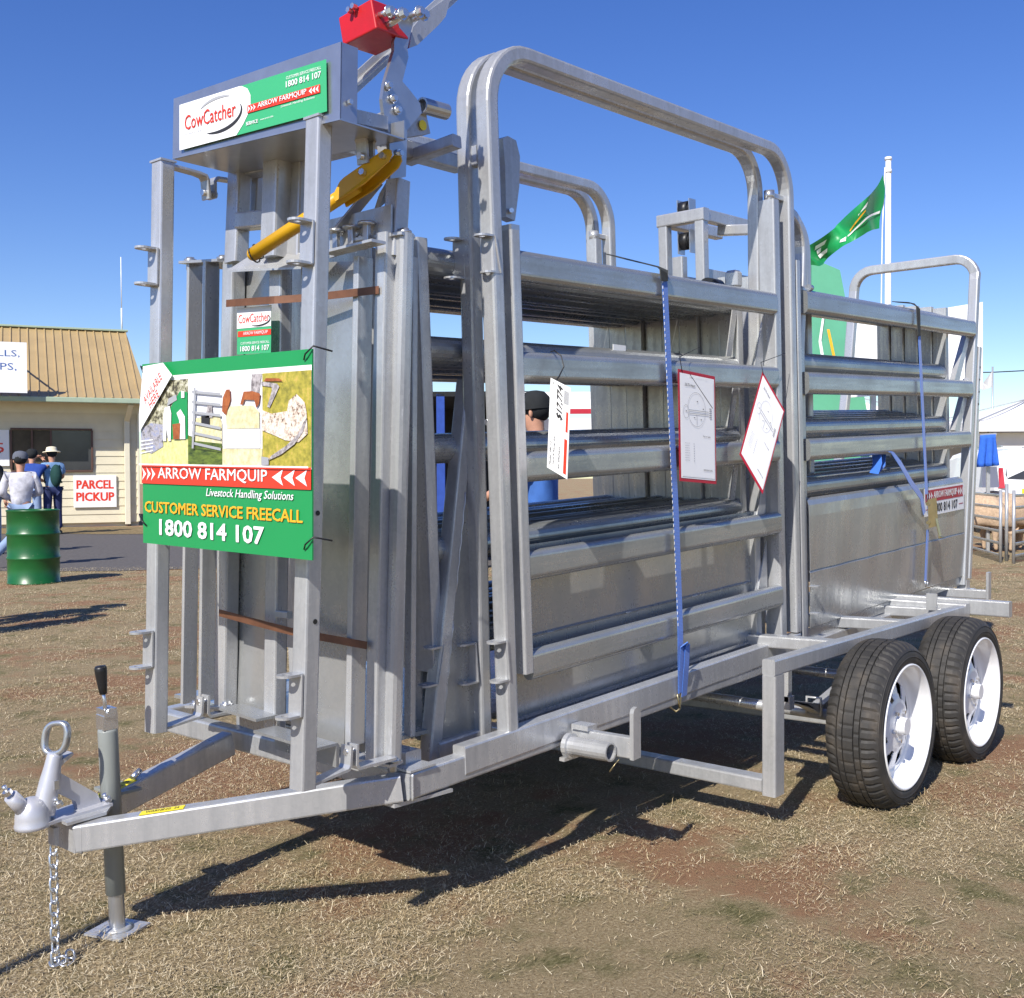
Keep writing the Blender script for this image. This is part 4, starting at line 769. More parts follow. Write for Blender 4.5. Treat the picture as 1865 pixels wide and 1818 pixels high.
# small sticker on the left leaf
p0 = Vector((1.925, 2.716, 1.621)); ex = Vector((1.925, 2.554, 1.615))-p0; ey = Vector((1.925, 2.711, 1.755))-p0; F = Face(p0, ex, ey, CC)
F.poly([(0, 0), (1, 0), (1, 1), (0, 1)], PLGREEN, 1, 'sticker'); F.poly([(0, .56), (1, .56), (1, 1), (0, 1)], PWHITE, 2); F.text('CowCatcher', .05, .67, .96, .86, PRED, 3); F.ell(.62, .72, .36, .13, PBLACK, 3, -120, 40, .03)
F.poly([(.03, .38), (1, .38), (1, .50), (.03, .50)], PRED, 2); F.text('ARROW FARMQUIP', .20, .40, .92, .48, PWHITE, 3); F.text('1800 814 107', .12, .06, .96, .17, PWHITE, 2, bold=.03); F.text('CUSTOMER SERVICE FREECALL', .12, .21, .96, .26, PWHITE, 2)

# ------------------------------------------------------------------ big hanging sign
BL, BR, TL = Vector((1.655, 2.787, 1.080)), Vector((1.655, 2.047, 1.066)), Vector((1.655, 2.780, 1.578))
SG = MB(); SG.plate([BL, BR, BR+(TL-BL), TL], (.004, 0, 0)); sign = SG.build('dealer_sign', PGREEN); tag(sign, 'large green and white dealer sign with farm photos tied across the two front posts', 'sign')
F = Face(BL, BR-BL, TL-BL, sign)
def pq(pts, mat, lay=2, nm='print'): return F.poly(pts, mat, lay, nm)
pq([(0, .485), (1, .445), (1, .985), (0, .91)], PWHITE, 1) if False else pq([(0, .43), (1, .43), (1, .925), (0, .925)], PWHITE, 1)
cols = [(0, .15, PH_BUSH), (.15, .31, PH_BUSH), (.31, .52, PH_SKY), (.52, .745, PH_SKY), (.745, 1, PH_GRASS2)]
for u0, u1, mt in cols: pq([(u0, .44), (u1, .44), (u1, .90), (u0, .90)], mt, 2, 'photo')
pq([(0, .44), (.15, .44), (.15, .56), (0, .56)], PH_GRASS, 3); pq([(0, .53), (.07, .50), (.15, .54), (.15, .66), (.07, .67), (0, .64)], PH_CROWD, 4)
for i in range(4): pq([(0, .50+.022*i), (.085, .515+.02*i), (.085, .521+.02*i), (0, .507+.022*i)], PWHITE, 5)
pq([(.15, .44), (.31, .44), (.31, .585), (.15, .585)], PH_GRASS, 3); pq([(.20, .58), (.31, .58), (.31, .83), (.26, .835), (.235, .80), (.20, .75)], PGREEN, 4)
pq([(.18, .76), (.245, .79), (.24, .82), (.19, .80)], PGREY, 5); pq([(.155, .57), (.175, .57), (.178, .64), (.19, .57), (.205, .57), (.21, .72), (.20, .76), (.165, .75), (.155, .68)], PWHITE, 6)
pq([(.265, .58), (.30, .58), (.298, .70), (.27, .74), (.245, .72), (.262, .68)], PH_SKY, 6); pq([(.225, .58), (.265, .58), (.27, .665), (.22, .66)], PH_BROWN, 7); pq([(.275, .80), (.295, .80), (.295, .835), (.275, .835)], PWHITE, 6)
pq([(.31, .44), (.52, .44), (.52, .545), (.31, .60)], PH_SHADE, 3); pq([(.35, .53), (.52, .51), (.52, .66), (.50, .71), (.43, .70), (.36, .69)], PH_STRAW, 4); pq([(.355, .53), (.52, .51), (.52, .555), (.355, .57)], PH_SHADE, 5)
pq([(.425, .69), (.47, .69), (.465, .75), (.44, .76)], PH_BARK, 6); pq([(.40, .655), (.45, .65), (.45, .70), (.40, .70)], PBLACK, 6)
for i in range(6): v = .53+.054*i; pq([(.345, v+.022), (.52, v-.012+.012*(i > 2)), (.52, v+.002+.012*(i > 2)), (.345, v+.036)], PGREY, 7)
pq([(.345, .53), (.357, .53), (.372, .85), (.36, .85)], PGREY, 8)
pq([(.52, .44), (.745, .44), (.745, .53), (.52, .53)], PH_STRAW, 3); pq([(.54, .53), (.735, .53), (.735, .71), (.70, .745), (.57, .745), (.545, .70)], PH_BALE, 4); pq([(.55, .63), (.735, .63), (.735, .71), (.70, .745), (.57, .745), (.545, .70)], PH_STRAW, 5)
pq([(.68, .80), (.73, .80), (.745, .90), (.69, .90)], PH_BARK, 3); pq([(.525, .72), (.55, .70), (.575, .78), (.572, .83), (.55, .83), (.53, .79)], PH_BROWN, 6); pq([(.63, .75), (.645, .75), (.655, .775), (.71, .77), (.72, .73), (.735, .75), (.742, .80), (.70, .815), (.65, .815)], PH_BROWN, 6)
pq([(.745, .62), (.80, .60), (.87, .57), (.94, .56), (.985, .60), (.98, .70), (.97, .75), (.93, .79), (.89, .76), (.88, .71), (.80, .70), (.745, .72)], PH_FLOCK, 4); pq([(.745, .86), (.83, .845), (.84, .83), (.79, .73), (.775, .735), (.80, .81), (.80, .83), (.745, .84)], PH_BARK, 4)
pq([(.78, .47), (.85, .50), (.92, .55), (.965, .61), (.985, .68), (.97, .66), (.94, .60), (.88, .545), (.80, .495)], PH_BARK, 5); pq([(.745, .445), (.785, .45), (.785, .485), (.745, .49)], PGREY, 5); pq([(.76, .86), (.86, .855), (.84, .87), (.77, .875)], PH_BROWN, 5)
pq([(.03, .985), (.165, .995), (.225, .925), (.03, .66), (0, .62), (0, .72)][:6], PWHITE, 9)
lettering(sign, 'AVAILABLE', F.pt(.046, .775, 10), (F.ex*.115+F.ey*.135), (F.ey*.036-F.ex*.018), PRED); lettering(sign, 'HERE', F.pt(.083, .748, 10), (F.ex*.06+F.ey*.07), (F.ey*.036-F.ex*.018), PRED)
pq([(0, .335), (1, .335), (1, .44), (0, .44)], PRED, 3); pq([(0, .437), (1, .437), (1, .445), (0, .445)], PWHITE, 10); chevrons(F, .005, .352, .098, .425, PWHITE, 4, False); chevrons(F, .80, .35, .985, .428, PWHITE, 4, True)
F.text('ARROW FARMQUIP', .115, .355, .775, .425, PWHITE, 4, bold=.012)
F.text('Livestock Handling Solutions', .42, .27, .91, .325, PWHITE, 2, shear=.22, bold=.006, squeeze=(-.2, .75))
F.text('CUSTOMER SERVICE FREECALL', .02, .175, .955, .235, PORANGE, 2, bold=.032); F.text('1800 814 107', .12, .055, .75, .14, PWHITE, 2, bold=.045)
for u, v, s in ((.045, .93, -1), (.965, .95, 1), (.965, .05, 1), (.03, .10, -1)):
    p = F.pt(u, v, 3); b = MB(); b.tube([p, p+Vector((-.006, .012*-s, .012)), p+Vector((.0, -.035*s, .03)), p+Vector((.045, -.05*s, .02))], .0022, 6); b.build('cable_tie', BLACK, sign)
# ------------------------------------------------------------------ cards hung on the gate rails
p0 = Vector((2.624, 2.115, 1.287)); p1 = Vector((2.615, 2.03, 1.25)); p3 = Vector((2.644, 2.115, 1.562))
b = MB(); nn = (p1-p0).cross(p3-p0).normalized(); b.plate([p0, p1, p1+p3-p0, p3], -nn*.0015); tagp = b.build('price_card', PWHITE); tag(tagp, 'white handwritten price card tied by one corner to the second gate rail', 'price card')
F = Face(p0, p1-p0, p3-p0, tagp); R_ = lambda t, u0, v0, du, dv, h, m, sh=0, bo=0: lettering(tagp, t, F.pt(u0, v0, 2), F.ey*dv+F.ex*du, -F.ex*h, m, sh, bo)
R_('$17,774', .68, .60, .0, .37, .30, PBLACK, .25, .015); R_('Model  MK 12', .20, .05, 0, .26, .09, PBLACK, .2); R_('Yard & Ramp Kit', .38, .07, 0, .32, .10, PBLACK, .2); R_('as shown', .62, .06, 0, .24, .10, PBLACK, .2)
F.poly([(.80, .04), (.94, .04), (.94, .42), (.80, .42)], PRED, 1); F.poly([(.84, .50), (.94, .50), (.94, .72), (.84, .72)], PRED, 1)
for k in range(6): F.poly([(.72+.04*k, .80), (.735+.04*k, .80), (.735+.04*k, .95), (.72+.04*k, .95)], PGREY, 2)
b = MB(); b.tube([F.pt(.18, .96, 1), (2.679, 2.11, 1.567), (2.704, 2.11, 1.6), (2.703, 2.12, 1.634), (2.695, 2.14, 1.651), (2.739, 2.19, 1.655)], .0022, 6); b.build('tie_wire', BLACK, tagp)
def poster(p0, p1, p3, label, bend):
    p0 = Vector(p0); p1 = Vector(p1); p3 = Vector(p3); ex = p1-p0; ey = p3-p0; nn = ex.cross(ey).normalized()
    b = MB(); b.plate([p0, p1, p1+ey, p3], -nn*.0012); o = b.build('layout_poster', PDRED); tag(o, label, 'poster', 'yard layout posters')
    F = Face(p0, ex, ey, o); F.poly([(.035, .03), (.965, .03), (.965, .97), (.035, .97)], PWHITE, 1); F.poly([(.06, .045), (.94, .045), (.94, .935), (.06, .935)], PWHITE, 2)
    F.text('YARD LAYOUT PLAN', .25, .944, .75, .962, PWHITE, 3); F.text('25/75 Head', .14, .86, .42, .885, PBLACK, 4, .2)
    F.ell(.45, .66, .24, .155, PGREY, 4, 0, 360, .006); F.ell(.17, .63, .075, .06, PGREY, 4, 0, 360, .006)
    F.poly([(.25, .615), (.78, .625), (.78, .632), (.25, .622)], PGREY, 4); F.poly([(.25, .645), (.78, .652), (.78, .658), (.25, .652)], PGREY, 4); F.poly([(.45, .52), (.458, .52), (.458, .62), (.45, .62)], PGREY, 4)
    for u, v in ((.46, .73), (.38, .58), (.56, .57), (.16, .63), (.62, .67)): F.poly([(u, v), (u+.03, v), (u+.03, v+.008), (u, v+.008)], PBLACK, 4)
    for k in range(5): F.poly([(.80, .60+.02*k), (.86, .60+.02*k), (.86, .612+.02*k), (.80, .612+.02*k)], PGREY, 4)
    for k in range(8): F.text('panel item'[:6+k % 4], .13, .34-.022*k, .25, .352-.022*k, PGREY, 4)
    for k in range(8): F.poly([(.36, .34-.022*k), (.375, .34-.022*k), (.375, .35-.022*k), (.36, .35-.022*k)], PGREY, 4)
    F.text('Not to Scale', .62, .42, .82, .435, PBLACK, 4); F.text('INFORMATION', .62, .11, .86, .125, PBLACK, 4)
    return o, F
o, F = poster((3.383, 2.115, 1.238), (3.616, 2.1, 1.224), (3.389, 2.125, 1.641), 'upright red bordered yard layout poster beside the blue strap', 0)
b = MB(); b.tube([F.pt(.1, .98, 1), (3.393, 2.12, 1.684), (3.405, 2.13, 1.705)], .0015, 5); b.tube([(3.393, 2.12, 1.684), (3.666, 2.2, 1.748)], .0012, 5); b.tube([F.pt(.3, .97, 2), F.pt(.9, .70, 2.5)], .0012, 5); b.build('tie_wire', BLACK, o)
o, F = poster((3.818, 2.115, 1.337), (3.901, 2.06, 1.182), (4.014, 2.12, 1.672), 'tilted red bordered yard layout poster hanging by one corner near the hinge post', 0)
b = MB(); b.tube([F.pt(.05, .98, 1), (4, 2.12, 1.708), (4.249, 2.14, 1.765)], .0015, 5); b.build('tie_wire', BLACK, o)
# ------------------------------------------------------------------ load straps
def strap(o_name, pts, w=.034, mat=WEB, parent=None, ref=None, t=.002):
    b = MB(); b.sweep(pts, [(-t/2, -w/2), (t/2, -w/2), (t/2, w/2), (-t/2, w/2)], ref or BX); return b.build(o_name, mat, parent)
ST = thing('load_strap', 'long blue webbing strap with stitched white edge over the middle of the outermost gate', 'strap', (3.396, 2.12, 0.455), (0, 0, 0), 'blue tie down straps')
strap('webbing', [(3.327, 2.142, 1.962), (3.362, 2.138, 1.486), (3.393, 2.135, 1.091), (3.413, 2.132, 0.691), (3.428, 2.14, 0.464)], .034, WEB, ST)
strap('webbing_tail', [(3.443, 2.135, 0.45), (3.431, 2.118, 0.56), (3.425, 2.11, 0.636), (3.407, 2.108, 0.65), (3.4, 2.115, 0.635), (3.412, 2.125, 0.552)], .034, WEB, ST)
strap('sleeve', [(3.563, 2.55, 2.131), (3.497, 2.4, 2.08), (3.375, 2.22, 2.02), (3.329, 2.15, 1.993), (3.315, 2.137, 1.98), (3.319, 2.137, 1.947)], .042, WEBD, ST, BX, .004)
b = MB(); h = Vector((3.421, 2.14, 0.457)); b.tube([h+Vector((-.016, 0, .004)), h+Vector((.0, .0, -.05)), h+Vector((.012, .0, .004))], .0035, 6); b.tube([h+Vector((.0, 0, -.05)), h+Vector((-.006, .012, -.062)), h+Vector((-.018, .03, -.045)), h+Vector((-.03, .035, -.02))], .004, 6); b.build('hook', BRASSY, ST)
b = MB(); 
for s in (-1, 1):
    for k in range(60):
        p = Vector((3.327, 2.142, 1.962)).lerp(Vector((3.413, 2.132, 0.691)), k/60); b.box((p.x+s*.0155-.0012, p.y-.0022, p.z), (p.x+s*.0155+.0012, p.y-.0010, p.z+.011)) if s < 0 else None
b.build('edge_stitching', PWHITE, ST)
S2 = thing('load_strap', 'blue ratchet strap with brass coloured ratchet over the rear race panel', 'strap', (5.845, 2.12, 0.68), (0, 0, 0), 'blue tie down straps')
strap('webbing', [(5.747, 2.135, 2.002), (5.792, 2.13, 1.58), (5.824, 2.12, 1.147)], .034, WEB, S2); strap('webbing', [(5.842, 2.12, 0.958), (5.841, 2.125, 0.826), (5.841, 2.13, 0.686)], .03, WEB, S2)
strap('sleeve', [(6.094, 2.4, 2.218), (5.864, 2.22, 2.167), (5.731, 2.135, 2.12), (5.734, 2.13, 1.972)], .034, WEBD, S2, BX, .004)
strap('webbing_tail', [(5.66, 2.3, 1.386), (5.354, 2.12, 1.362), (5.435, 2.11, 1.305), (5.568, 2.105, 1.208), (5.719, 2.11, 1.135), (5.766, 2.11, 1.047)], .036, WEB, S2, BX)
strap('webbing_loop', [(5.351, 2.2, 1.38), (5.268, 2.16, 1.305), (5.204, 2.15, 1.259), (5.358, 2.18, 1.292), (5.421, 2.2, 1.37)], .045, WEB, S2, (0, 1, 0))
r0 = Vector((5.823, 2.105, 1.118)); b = MB()
for s in (-.017, .017): b.plate([r0+BX*(s-.01)+BZ*.0+Vector((0, -.0, 0)), r0+BX*(s+.012)+BZ*.01+Vector((0, -.025, 0)), r0+BX*(s+.02)-BZ*.14+Vector((0, -.03, 0)), r0+BX*(s+.0)-BZ*.15], BX*.003)
b.cyl(r0-BX*.025-BZ*.02, r0+BX*.03-BZ*.02, .012, 12); b.cyl(r0-BX*.025-BZ*.12, r0+BX*.03-BZ*.12, .010, 12); b.build('ratchet_frame', BRASSY, S2)
b = MB(); b.plate([r0+BX*.0-BZ*.10+Vector((0, -.03, 0)), r0+BX*.03-BZ*.10+Vector((0, -.03, 0)), r0+BX*.045-BZ*.20+Vector((0, -.045, 0)), r0+BX*.015-BZ*.20+Vector((0, -.045, 0))], (0, .004, 0)); b.cyl(r0+BX*.01-BZ*.20+Vector((0, -.045, 0)), r0+BX*.05-BZ*.20+Vector((0, -.045, 0)), .006, 8); b.build('ratchet_handle', BRASSY, S2)
b = MB(); h = Vector((5.849, 2.13, 0.685)); b.tube([h+BX*-.018, h-BZ*.03+BX*-.01, h-BZ*.04+BX*.05, h-BZ*.03+BX*.01, h+BX*.02], .004, 6); b.build('hook', CHROME, S2)

HE = RT*math.cos(math.radians(24))+FH*math.sin(math.radians(24)); HN = FH*math.cos(math.radians(24))-RT*math.sin(math.radians(24)); HP = RT*-9.33+FH*27.5
def hf(x, d, z=0): return HP+HE*(x+9.33)+HN*(d-27.5)+ZZ*z
# ------------------------------------------------------------------ parcel kiosk
HS = thing('kiosk_building', 'cream weatherboard kiosk with tan ribbed hip roof and a serving window with parcel signs', 'building', hf(-12, 27.5, 0))
def quadb(pts, name, mat, parent, off=None):
    b = MB(); b.plate(pts, off if off is not None else tuple(HN*.03)); return b.build(name, mat, parent)
XL, XR = -17.0, -9.33            # wall ends along the front, in the frontal frame
D0 = 27.5
for i in range(14):
    z = .10+.205*i
    if z > 2.85: break
    b = MB(); p = [(XL, D0-.022, z), (XR, D0-.022, z), (XR, D0-.004, z+.205), (XL, D0-.004, z+.205)]
    q = [(x, y+.035, zz) for x, y, zz in p]
    b.add([hf(*v) for v in p+q], [(0, 1, 2, 3), (7, 6, 5, 4), (0, 4, 5, 1), (3, 2, 6, 7), (1, 5, 6, 2), (0, 3, 7, 4)]); b.build('weatherboard', CREAM, HS)
b = MB(); b.add([hf(XR-.01, D0+.02, .1), hf(XR-.01, D0+5.5, .1), hf(XR-.01, D0+5.5, 2.95), hf(XR-.01, D0+.02, 2.95)], [(0, 1, 2, 3)]); b.add([hf(XL, D0+.06, .0), hf(XR-.02, D0+.06, .0), hf(XR-.02, D0+.06, 3.0), hf(XL, D0+.06, 3.0)], [(0, 1, 2, 3)]); b.build('side_wall', CREAM, HS)
b = MB(); 
for x in (-16, -14.4, -12.8, -11.2, -9.6): b.add([hf(x-.06, D0+.0, 0), hf(x+.06, D0, 0), hf(x+.06, D0, .1), hf(x-.06, D0, .1)], [(0, 1, 2, 3)])
b.build('stump', FRAMEM, HS)
quadb([hf(XL, D0-.0, 2.80), hf(XR+.02, D0-.0, 2.80), hf(XR+.02, D0-.0, 3.06), hf(XL, D0-.0, 3.06)], 'frieze_board', TRIM, HS, tuple(-HN*.03))
quadb([hf(XL, D0-.72, 3.02), hf(XR+.25, D0-.72, 3.02), hf(XR+.25, D0+.1, 3.04), hf(XL, D0+.1, 3.04)], 'eave_soffit', TRIM, HS, (0, 0, .02))
e0, e1, e2 = (D0-.75, 3.12), (D0-.1, 3.40), (D0+3.1, 5.20)   # eave, pitch break, ridge
xe, xb, xr = XR+.20, XR+.16, XR-.02
b = MB(); b.add([hf(XL, *e0), hf(xe, *e0), hf(xb, *e1), hf(XL, *e1), hf(xr, *e2), hf(XL, *e2)], [(0, 1, 2, 3), (3, 2, 4, 5)])
b.add([hf(xe, *e0), hf(xe, D0+6.5, 3.12), hf(xb, D0+6.0, 3.40), hf(xb, *e1), hf(xr, *e2), hf(xr, D0+3.2, 5.2)], [(0, 1, 2, 3), (3, 2, 5, 4)])
b.add([hf(XL, *e2), hf(xr, D0+3.1, 5.2), hf(xe, D0+6.5, 3.1), hf(XL, D0+6.5, 3.1)], [(0, 1, 2, 3)]); rf = b.build('roof', ROOF, HS)
b = MB(); x = XL+.05
while x < xe-.02:
    t1 = 1 if x < xb else max(0, (xe-x)/(xe-xb)); t2 = 1 if x < xr else max(0, (xb-x)/(xb-xr))
    p = Vector(hf(x, *e0)); q = Vector(hf(x, e0[0]+(e1[0]-e0[0])*t1, e0[1]+(e1[1]-e0[1])*t1)); up = Vector((0, 0, .0))
    b.bar(p+up, q+up, .035, .06, (0, 0, 1), .006)
    if t2 > .02 and x < xb: b.bar(q+up, Vector(hf(x, e1[0]+(e2[0]-e1[0])*t2, e1[1]+(e2[1]-e1[1])*t2))+up, .035, .06, (0, 0, 1), .006)
    x += .205
tag(b.build('roof_ribs', ROOF, rf), kind='stuff')
b = MB(); b.bar(hf(XL, e2[0], e2[1]+.03), hf(xr+.05, e2[0], e2[1]+.03), .22, .05, (0, 0, 1)); b.build('ridge_cap', GUT, rf)
b = MB(); b.bar(hf(XL, e0[0]-.05, 3.06), hf(xe+.03, e0[0]-.05, 3.06), .12, .12, (0, 0, 1)); b.bar(hf(xe, e0[0], 3.06), hf(xe, D0+6.5, 3.06), .1, .12, (0, 0, 1)); b.build('gutter', GUT, HS)
b = MB(); b.bar(hf(-9.62, D0-.10, .05), hf(-9.62, D0-.10, 2.62), .13, .10, HN); b.bar(hf(-9.62, D0-.10, 2.62), hf(-9.56, e0[0]+.05, 3.0), .13, .09, HN); b.build('downpipe', TRIM, HS)
b = MB(); b.bar(hf(-8.97-.38, D0-.03, .12), hf(-8.97-.38, D0-.03, 2.85), .05, .05, HN); b.build('corner_trim', TRIM, HS)
wx0, wx1, wz0, wz1 = -12.22, -10.45, 1.40, 2.36
quadb([hf(wx0, D0-.035, wz0), hf(-11.36, D0-.035, wz0), hf(-11.36, D0-.035, wz1), hf(wx0, D0-.035, wz1)], 'dim_hatch_panel', ROOM, HS, tuple(HN*.01))  # flat panel on the wall, the unlit room painted as its dim colour
wn = quadb([hf(-11.36, D0-.04, wz0), hf(wx1, D0-.04, wz0), hf(wx1, D0-.04, wz1), hf(-11.36, D0-.04, wz1)], 'window_pane', GLASS, HS, tuple(HN*.01))
for p, q in (((wx0-.03, wz0-.03), (wx1+.03, wz0-.03)), ((wx0-.03, wz1+.03), (wx1+.03, wz1+.03)), ((wx0-.02, wz0), (wx0-.02, wz1)), ((wx1+.02, wz0), (wx1+.02, wz1)), ((-11.36, wz0), (-11.36, wz1)), ((-11.78, wz0), (-11.78, wz1))):
    b = MB(); b.bar(hf(p[0], D0-.05, p[1]), hf(q[0], D0-.05, q[1]), .045, .05, HN); b.build('window_frame', FRAMEM, HS)
def board(name, label, x0, z0, x1, z1, d, texts, mat=PWHITE, cat='sign'):
    p0 = Vector(hf(x0, d, z0)); b = MB(); b.plate([hf(x0, d, z0), hf(x1, d, z0), hf(x1, d, z1), hf(x0, d, z1)], tuple(HN*.03)); o = b.build(name, mat); tag(o, label, cat)
    F = Face(p0, HE*(x1-x0), ZZ*(z1-z0), o)
    for t in texts: lettering(o, t[0], F.pt(t[1], t[2], 1.5), F.ex*(t[3]-t[1]), F.ey*(t[4]-t[2]), t[5], 0, t[6], squeeze=t[7] if len(t) > 7 else None)
    return o, F
o, F = board('parcel_sign', 'white PARCEL PICKUP board with red lettering low on the kiosk wall', -10.87, .48, -9.88, 1.27, D0-.07, [('PARCEL', .08, .58, .93, .84, PRED, .045), ('PICKUP', .07, .20, .94, .46, PRED, .045)])
o, F = board('parcel_sign', 'white sign with red letters left of the serving window, cut by the picture edge', -13.33, 1.50, -12.28, 2.36, D0-.07, [('PARCEL', -.02, .60, .86, .82, PRED, .045), ('PICKUP', -.02, .28, .88, .52, PRED, .045)])
o, F = board('roof_sign', 'big white board with blue capitals propped up on the kiosk roof', -14.6, 3.17, -11.87, 4.33, 26.3, [('LLS,', .777, .69, .945, .846, PBLUE, .0, (-.15, .72)), ('PS,', .795, .42, .92, .59, PBLUE, 0, (-.15, .72))])
for x in (-14.2, -12.05):
    b = MB(); b.bar(hf(x, 26.35, 3.25), hf(x, 27.0, 3.25), .04, .04, (0, 0, 1)); b.bar(hf(x, 26.35, 4.2), hf(x, 28.2, 4.05), .04, .04, (0, 0, 1)); b.build('prop', GALV, o)
AN = MB(); p = Vector(hf(-9.45, 30.6, 5.2)); AN.cyl(p, p+ZZ*.65, .022, 8); AN.cyl(p+ZZ*.65, p+ZZ*2.05, .012, 8); tag(AN.build('antenna_mast', WHITEP), 'thin white antenna mast at the end of the kiosk ridge', 'antenna')
AN = MB(); p = Vector(hf(-9.22, 27.0, 3.25)); AN.cyl(p, p+ZZ*.35+RT*.06, .012, 6); tag(AN.build('short_aerial', GALV), 'short dark aerial at the right eave of the kiosk roof', 'antenna')

# ------------------------------------------------------------------ oil drum
DL = Vector((6.14, 12.75, 0)); b = MB(); R0 = .288
pr = [(.001, .015), (R0-.01, .015), (R0+.008, 0), (R0+.008, .014), (R0, .02)]
def ringy(z): return [(R0, z-.022), (R0+.006, z-.014), (R0+.011, z), (R0+.006, z+.014), (R0, z+.022)]
pr += ringy(.30)+ringy(.585)+[(R0, .845), (R0+.008, .852), (R0+.008, .866), (R0-.006, .868), (R0-.010, .85)]
b.lathe(pr, Matrix.Translation(DL), 56); dr = b.build('oil_drum', DRUM); tag(dr, 'dented green steel oil drum with a rusty lid standing on the grass edge', 'drum')
me = dr.data
for v in me.vertices:
    p = v.co-DL; a = math.atan2(p.y, p.x); k = math.exp(-((p.z-.72)/.05)**2)*math.exp(-((a+2.15)/.35)**2); r_ = Vector((p.x, p.y, 0)).normalized(); v.co -= r_*(.018*k)
b = MB(); b.lathe([(.001, .846), (.15, .846), (R0-.02, .848), (R0-.010, .851)], Matrix.Translation(DL), 40); b.build('drum_lid', RUST, dr)

# ------------------------------------------------------------------ people
def skinned(name, pts, edges, rad, mat, parent, lev=2):
    me = bpy.data.meshes.new(name); I = inv_of(parent); me.from_pydata([tuple(I @ Vector(p)) for p in pts], edges, []); o = bpy.data.objects.new(name, me); COL.objects.link(o)
    m = o.modifiers.new('skin', 'SKIN'); m.use_smooth_shade = True
    for i, r in enumerate(rad): o.data.skin_vertices[0].data[i].radius = r if isinstance(r, tuple) else (r, r)
    o.data.skin_vertices[0].data[0].use_root = True
    s = o.modifiers.new('sub', 'SUBSURF'); s.levels = lev; s.render_levels = lev
    dg = bpy.context.evaluated_depsgraph_get(); nm = bpy.data.meshes.new_from_object(o.evaluated_get(dg)); o.modifiers.clear(); o.data = nm; nm.name = name
    nm.materials.clear(); nm.materials.append(mat); nm.polygons.foreach_set('use_smooth', [True]*len(nm.polygons)); o.parent = parent; return o
def person(loc, yaw, h, label, shirt, trousers, hat, arms, legs, lean=0., hatkind='cap', shirtlong=False, bag=None, hair=C_BLK, shoes=C_BLK, group=None):
    P0 = thing('person', label, 'person', loc, (0, 0, 0), group); s = h/1.75; c, sn = math.cos(yaw), math.sin(yaw)
    def T(x, y, z):     # x forward, y left
        x = x+lean*max(0, z-.9); return Vector(loc)+Vector((c*x-sn*y, sn*x+c*y, z))*s
    J = dict(pel=(0, 0, .95), wa=(0, 0, 1.08), ch=(0, 0, 1.28), nk=(0, 0, 1.45), hb=(.02, 0, 1.55), hd=(.03, 0, 1.64), ht=(.015, 0, 1.71))
    L = {}
    for sd, k in ((1, 'l'), (-1, 'r')):
        L['sh'+k] = (0, .19*sd, 1.40); L['el'+k], L['wr'+k] = arms[k]; L['hp'+k] = (0, .095*sd, .90); L['kn'+k], L['an'+k] = legs[k]
    J.update(L); q = {k: T(*v) for k, v in J.items()}
    # body: one continuous skin, head to feet
    names = ['pel', 'wa', 'ch', 'nk', 'hb', 'hd', 'ht', 'shl', 'ell', 'wrl', 'shr', 'elr', 'wrr', 'hpl', 'knl', 'anl', 'hpr', 'knr', 'anr']; ix = {n: i for i, n in enumerate(names)}
    rad = dict(pel=(.13, .10), wa=(.125, .095), ch=(.145, .10), nk=.052, hb=.075, hd=.092, ht=.062, shl=.058, ell=.042, wrl=.030, shr=.058, elr=.042, wrr=.030, hpl=.085, knl=.056, anl=.038, hpr=.085, knr=.056, anr=.038)
    ed = [('pel', 'wa'), ('wa', 'ch'), ('ch', 'nk'), ('nk', 'hb'), ('hb', 'hd'), ('hd', 'ht'), ('ch', 'shl'), ('shl', 'ell'), ('ell', 'wrl'), ('ch', 'shr'), ('shr', 'elr'), ('elr', 'wrr'), ('pel', 'hpl'), ('hpl', 'knl'), ('knl', 'anl'), ('pel', 'hpr'), ('hpr', 'knr'), ('knr', 'anr')]
    sc = lambda r, k=1.: tuple(x*s*k for x in r) if isinstance(r, tuple) else r*s*k
    body = skinned('body', [q[n] for n in names], [(ix[a], ix[b_]) for a, b_ in ed], [sc(rad[n], .93) for n in names], SKIN, P0)
    # face: nose, ears; hair cap
    b = MB(); b.ball(T(.125, 0, 1.625), .018*s, 10); 
    for sd in (1, -1): b.ball(T(.02, .088*sd, 1.63), .026*s, 10, (.7, .5, 1.2))
    b.build('face_features', SKIN, body)
    b = MB(); b.ball(T(-.005, 0, 1.665), .102*s, 16, (1.0, .93, .92)); b.build('hair', hair, P0)
    # hands: palm and five bent fingers
    for k, sd in (('l', 1), ('r', -1)):
        e, w_ = q['el'+k], q['wr'+k]; d = (w_-e).normalized(); sx = d.cross(Vector((0, 0, 1))); sx = sx.normalized() if sx.length > .05 else Vector((1, 0, 0)); nn = d.cross(sx); b = MB()
        b.tube([w_-d*.02*s, w_+d*.03*s, w_+d*.075*s], [.026*s, .034*s, .030*s], 8)
        for i, ln in enumerate((.062, .072, .068, .052)):
            o_ = w_+d*.07*s+sx*(.026-.017*i)*s; b.tube([o_, o_+d*ln*.5*s, o_+d*ln*.85*s+nn*.02*s], .0085*s, 6)
        o_ = w_+d*.03*s+sx*.03*s; b.tube([o_, o_+d*.03*s+sx*.025*s, o_+d*.06*s+sx*.03*s], .0095*s, 6); b.build('hand', SKIN, P0)
    tn = ['wa', 'ch', 'nk2', 'shl', 'mul', 'shr', 'mur', 'hem']; q['nk2'] = T(0, 0, 1.43); q['hem'] = T(0, 0, .90)
    for k in 'lr': q['mu'+k] = q['sh'+k].lerp(q['el'+k], .72)
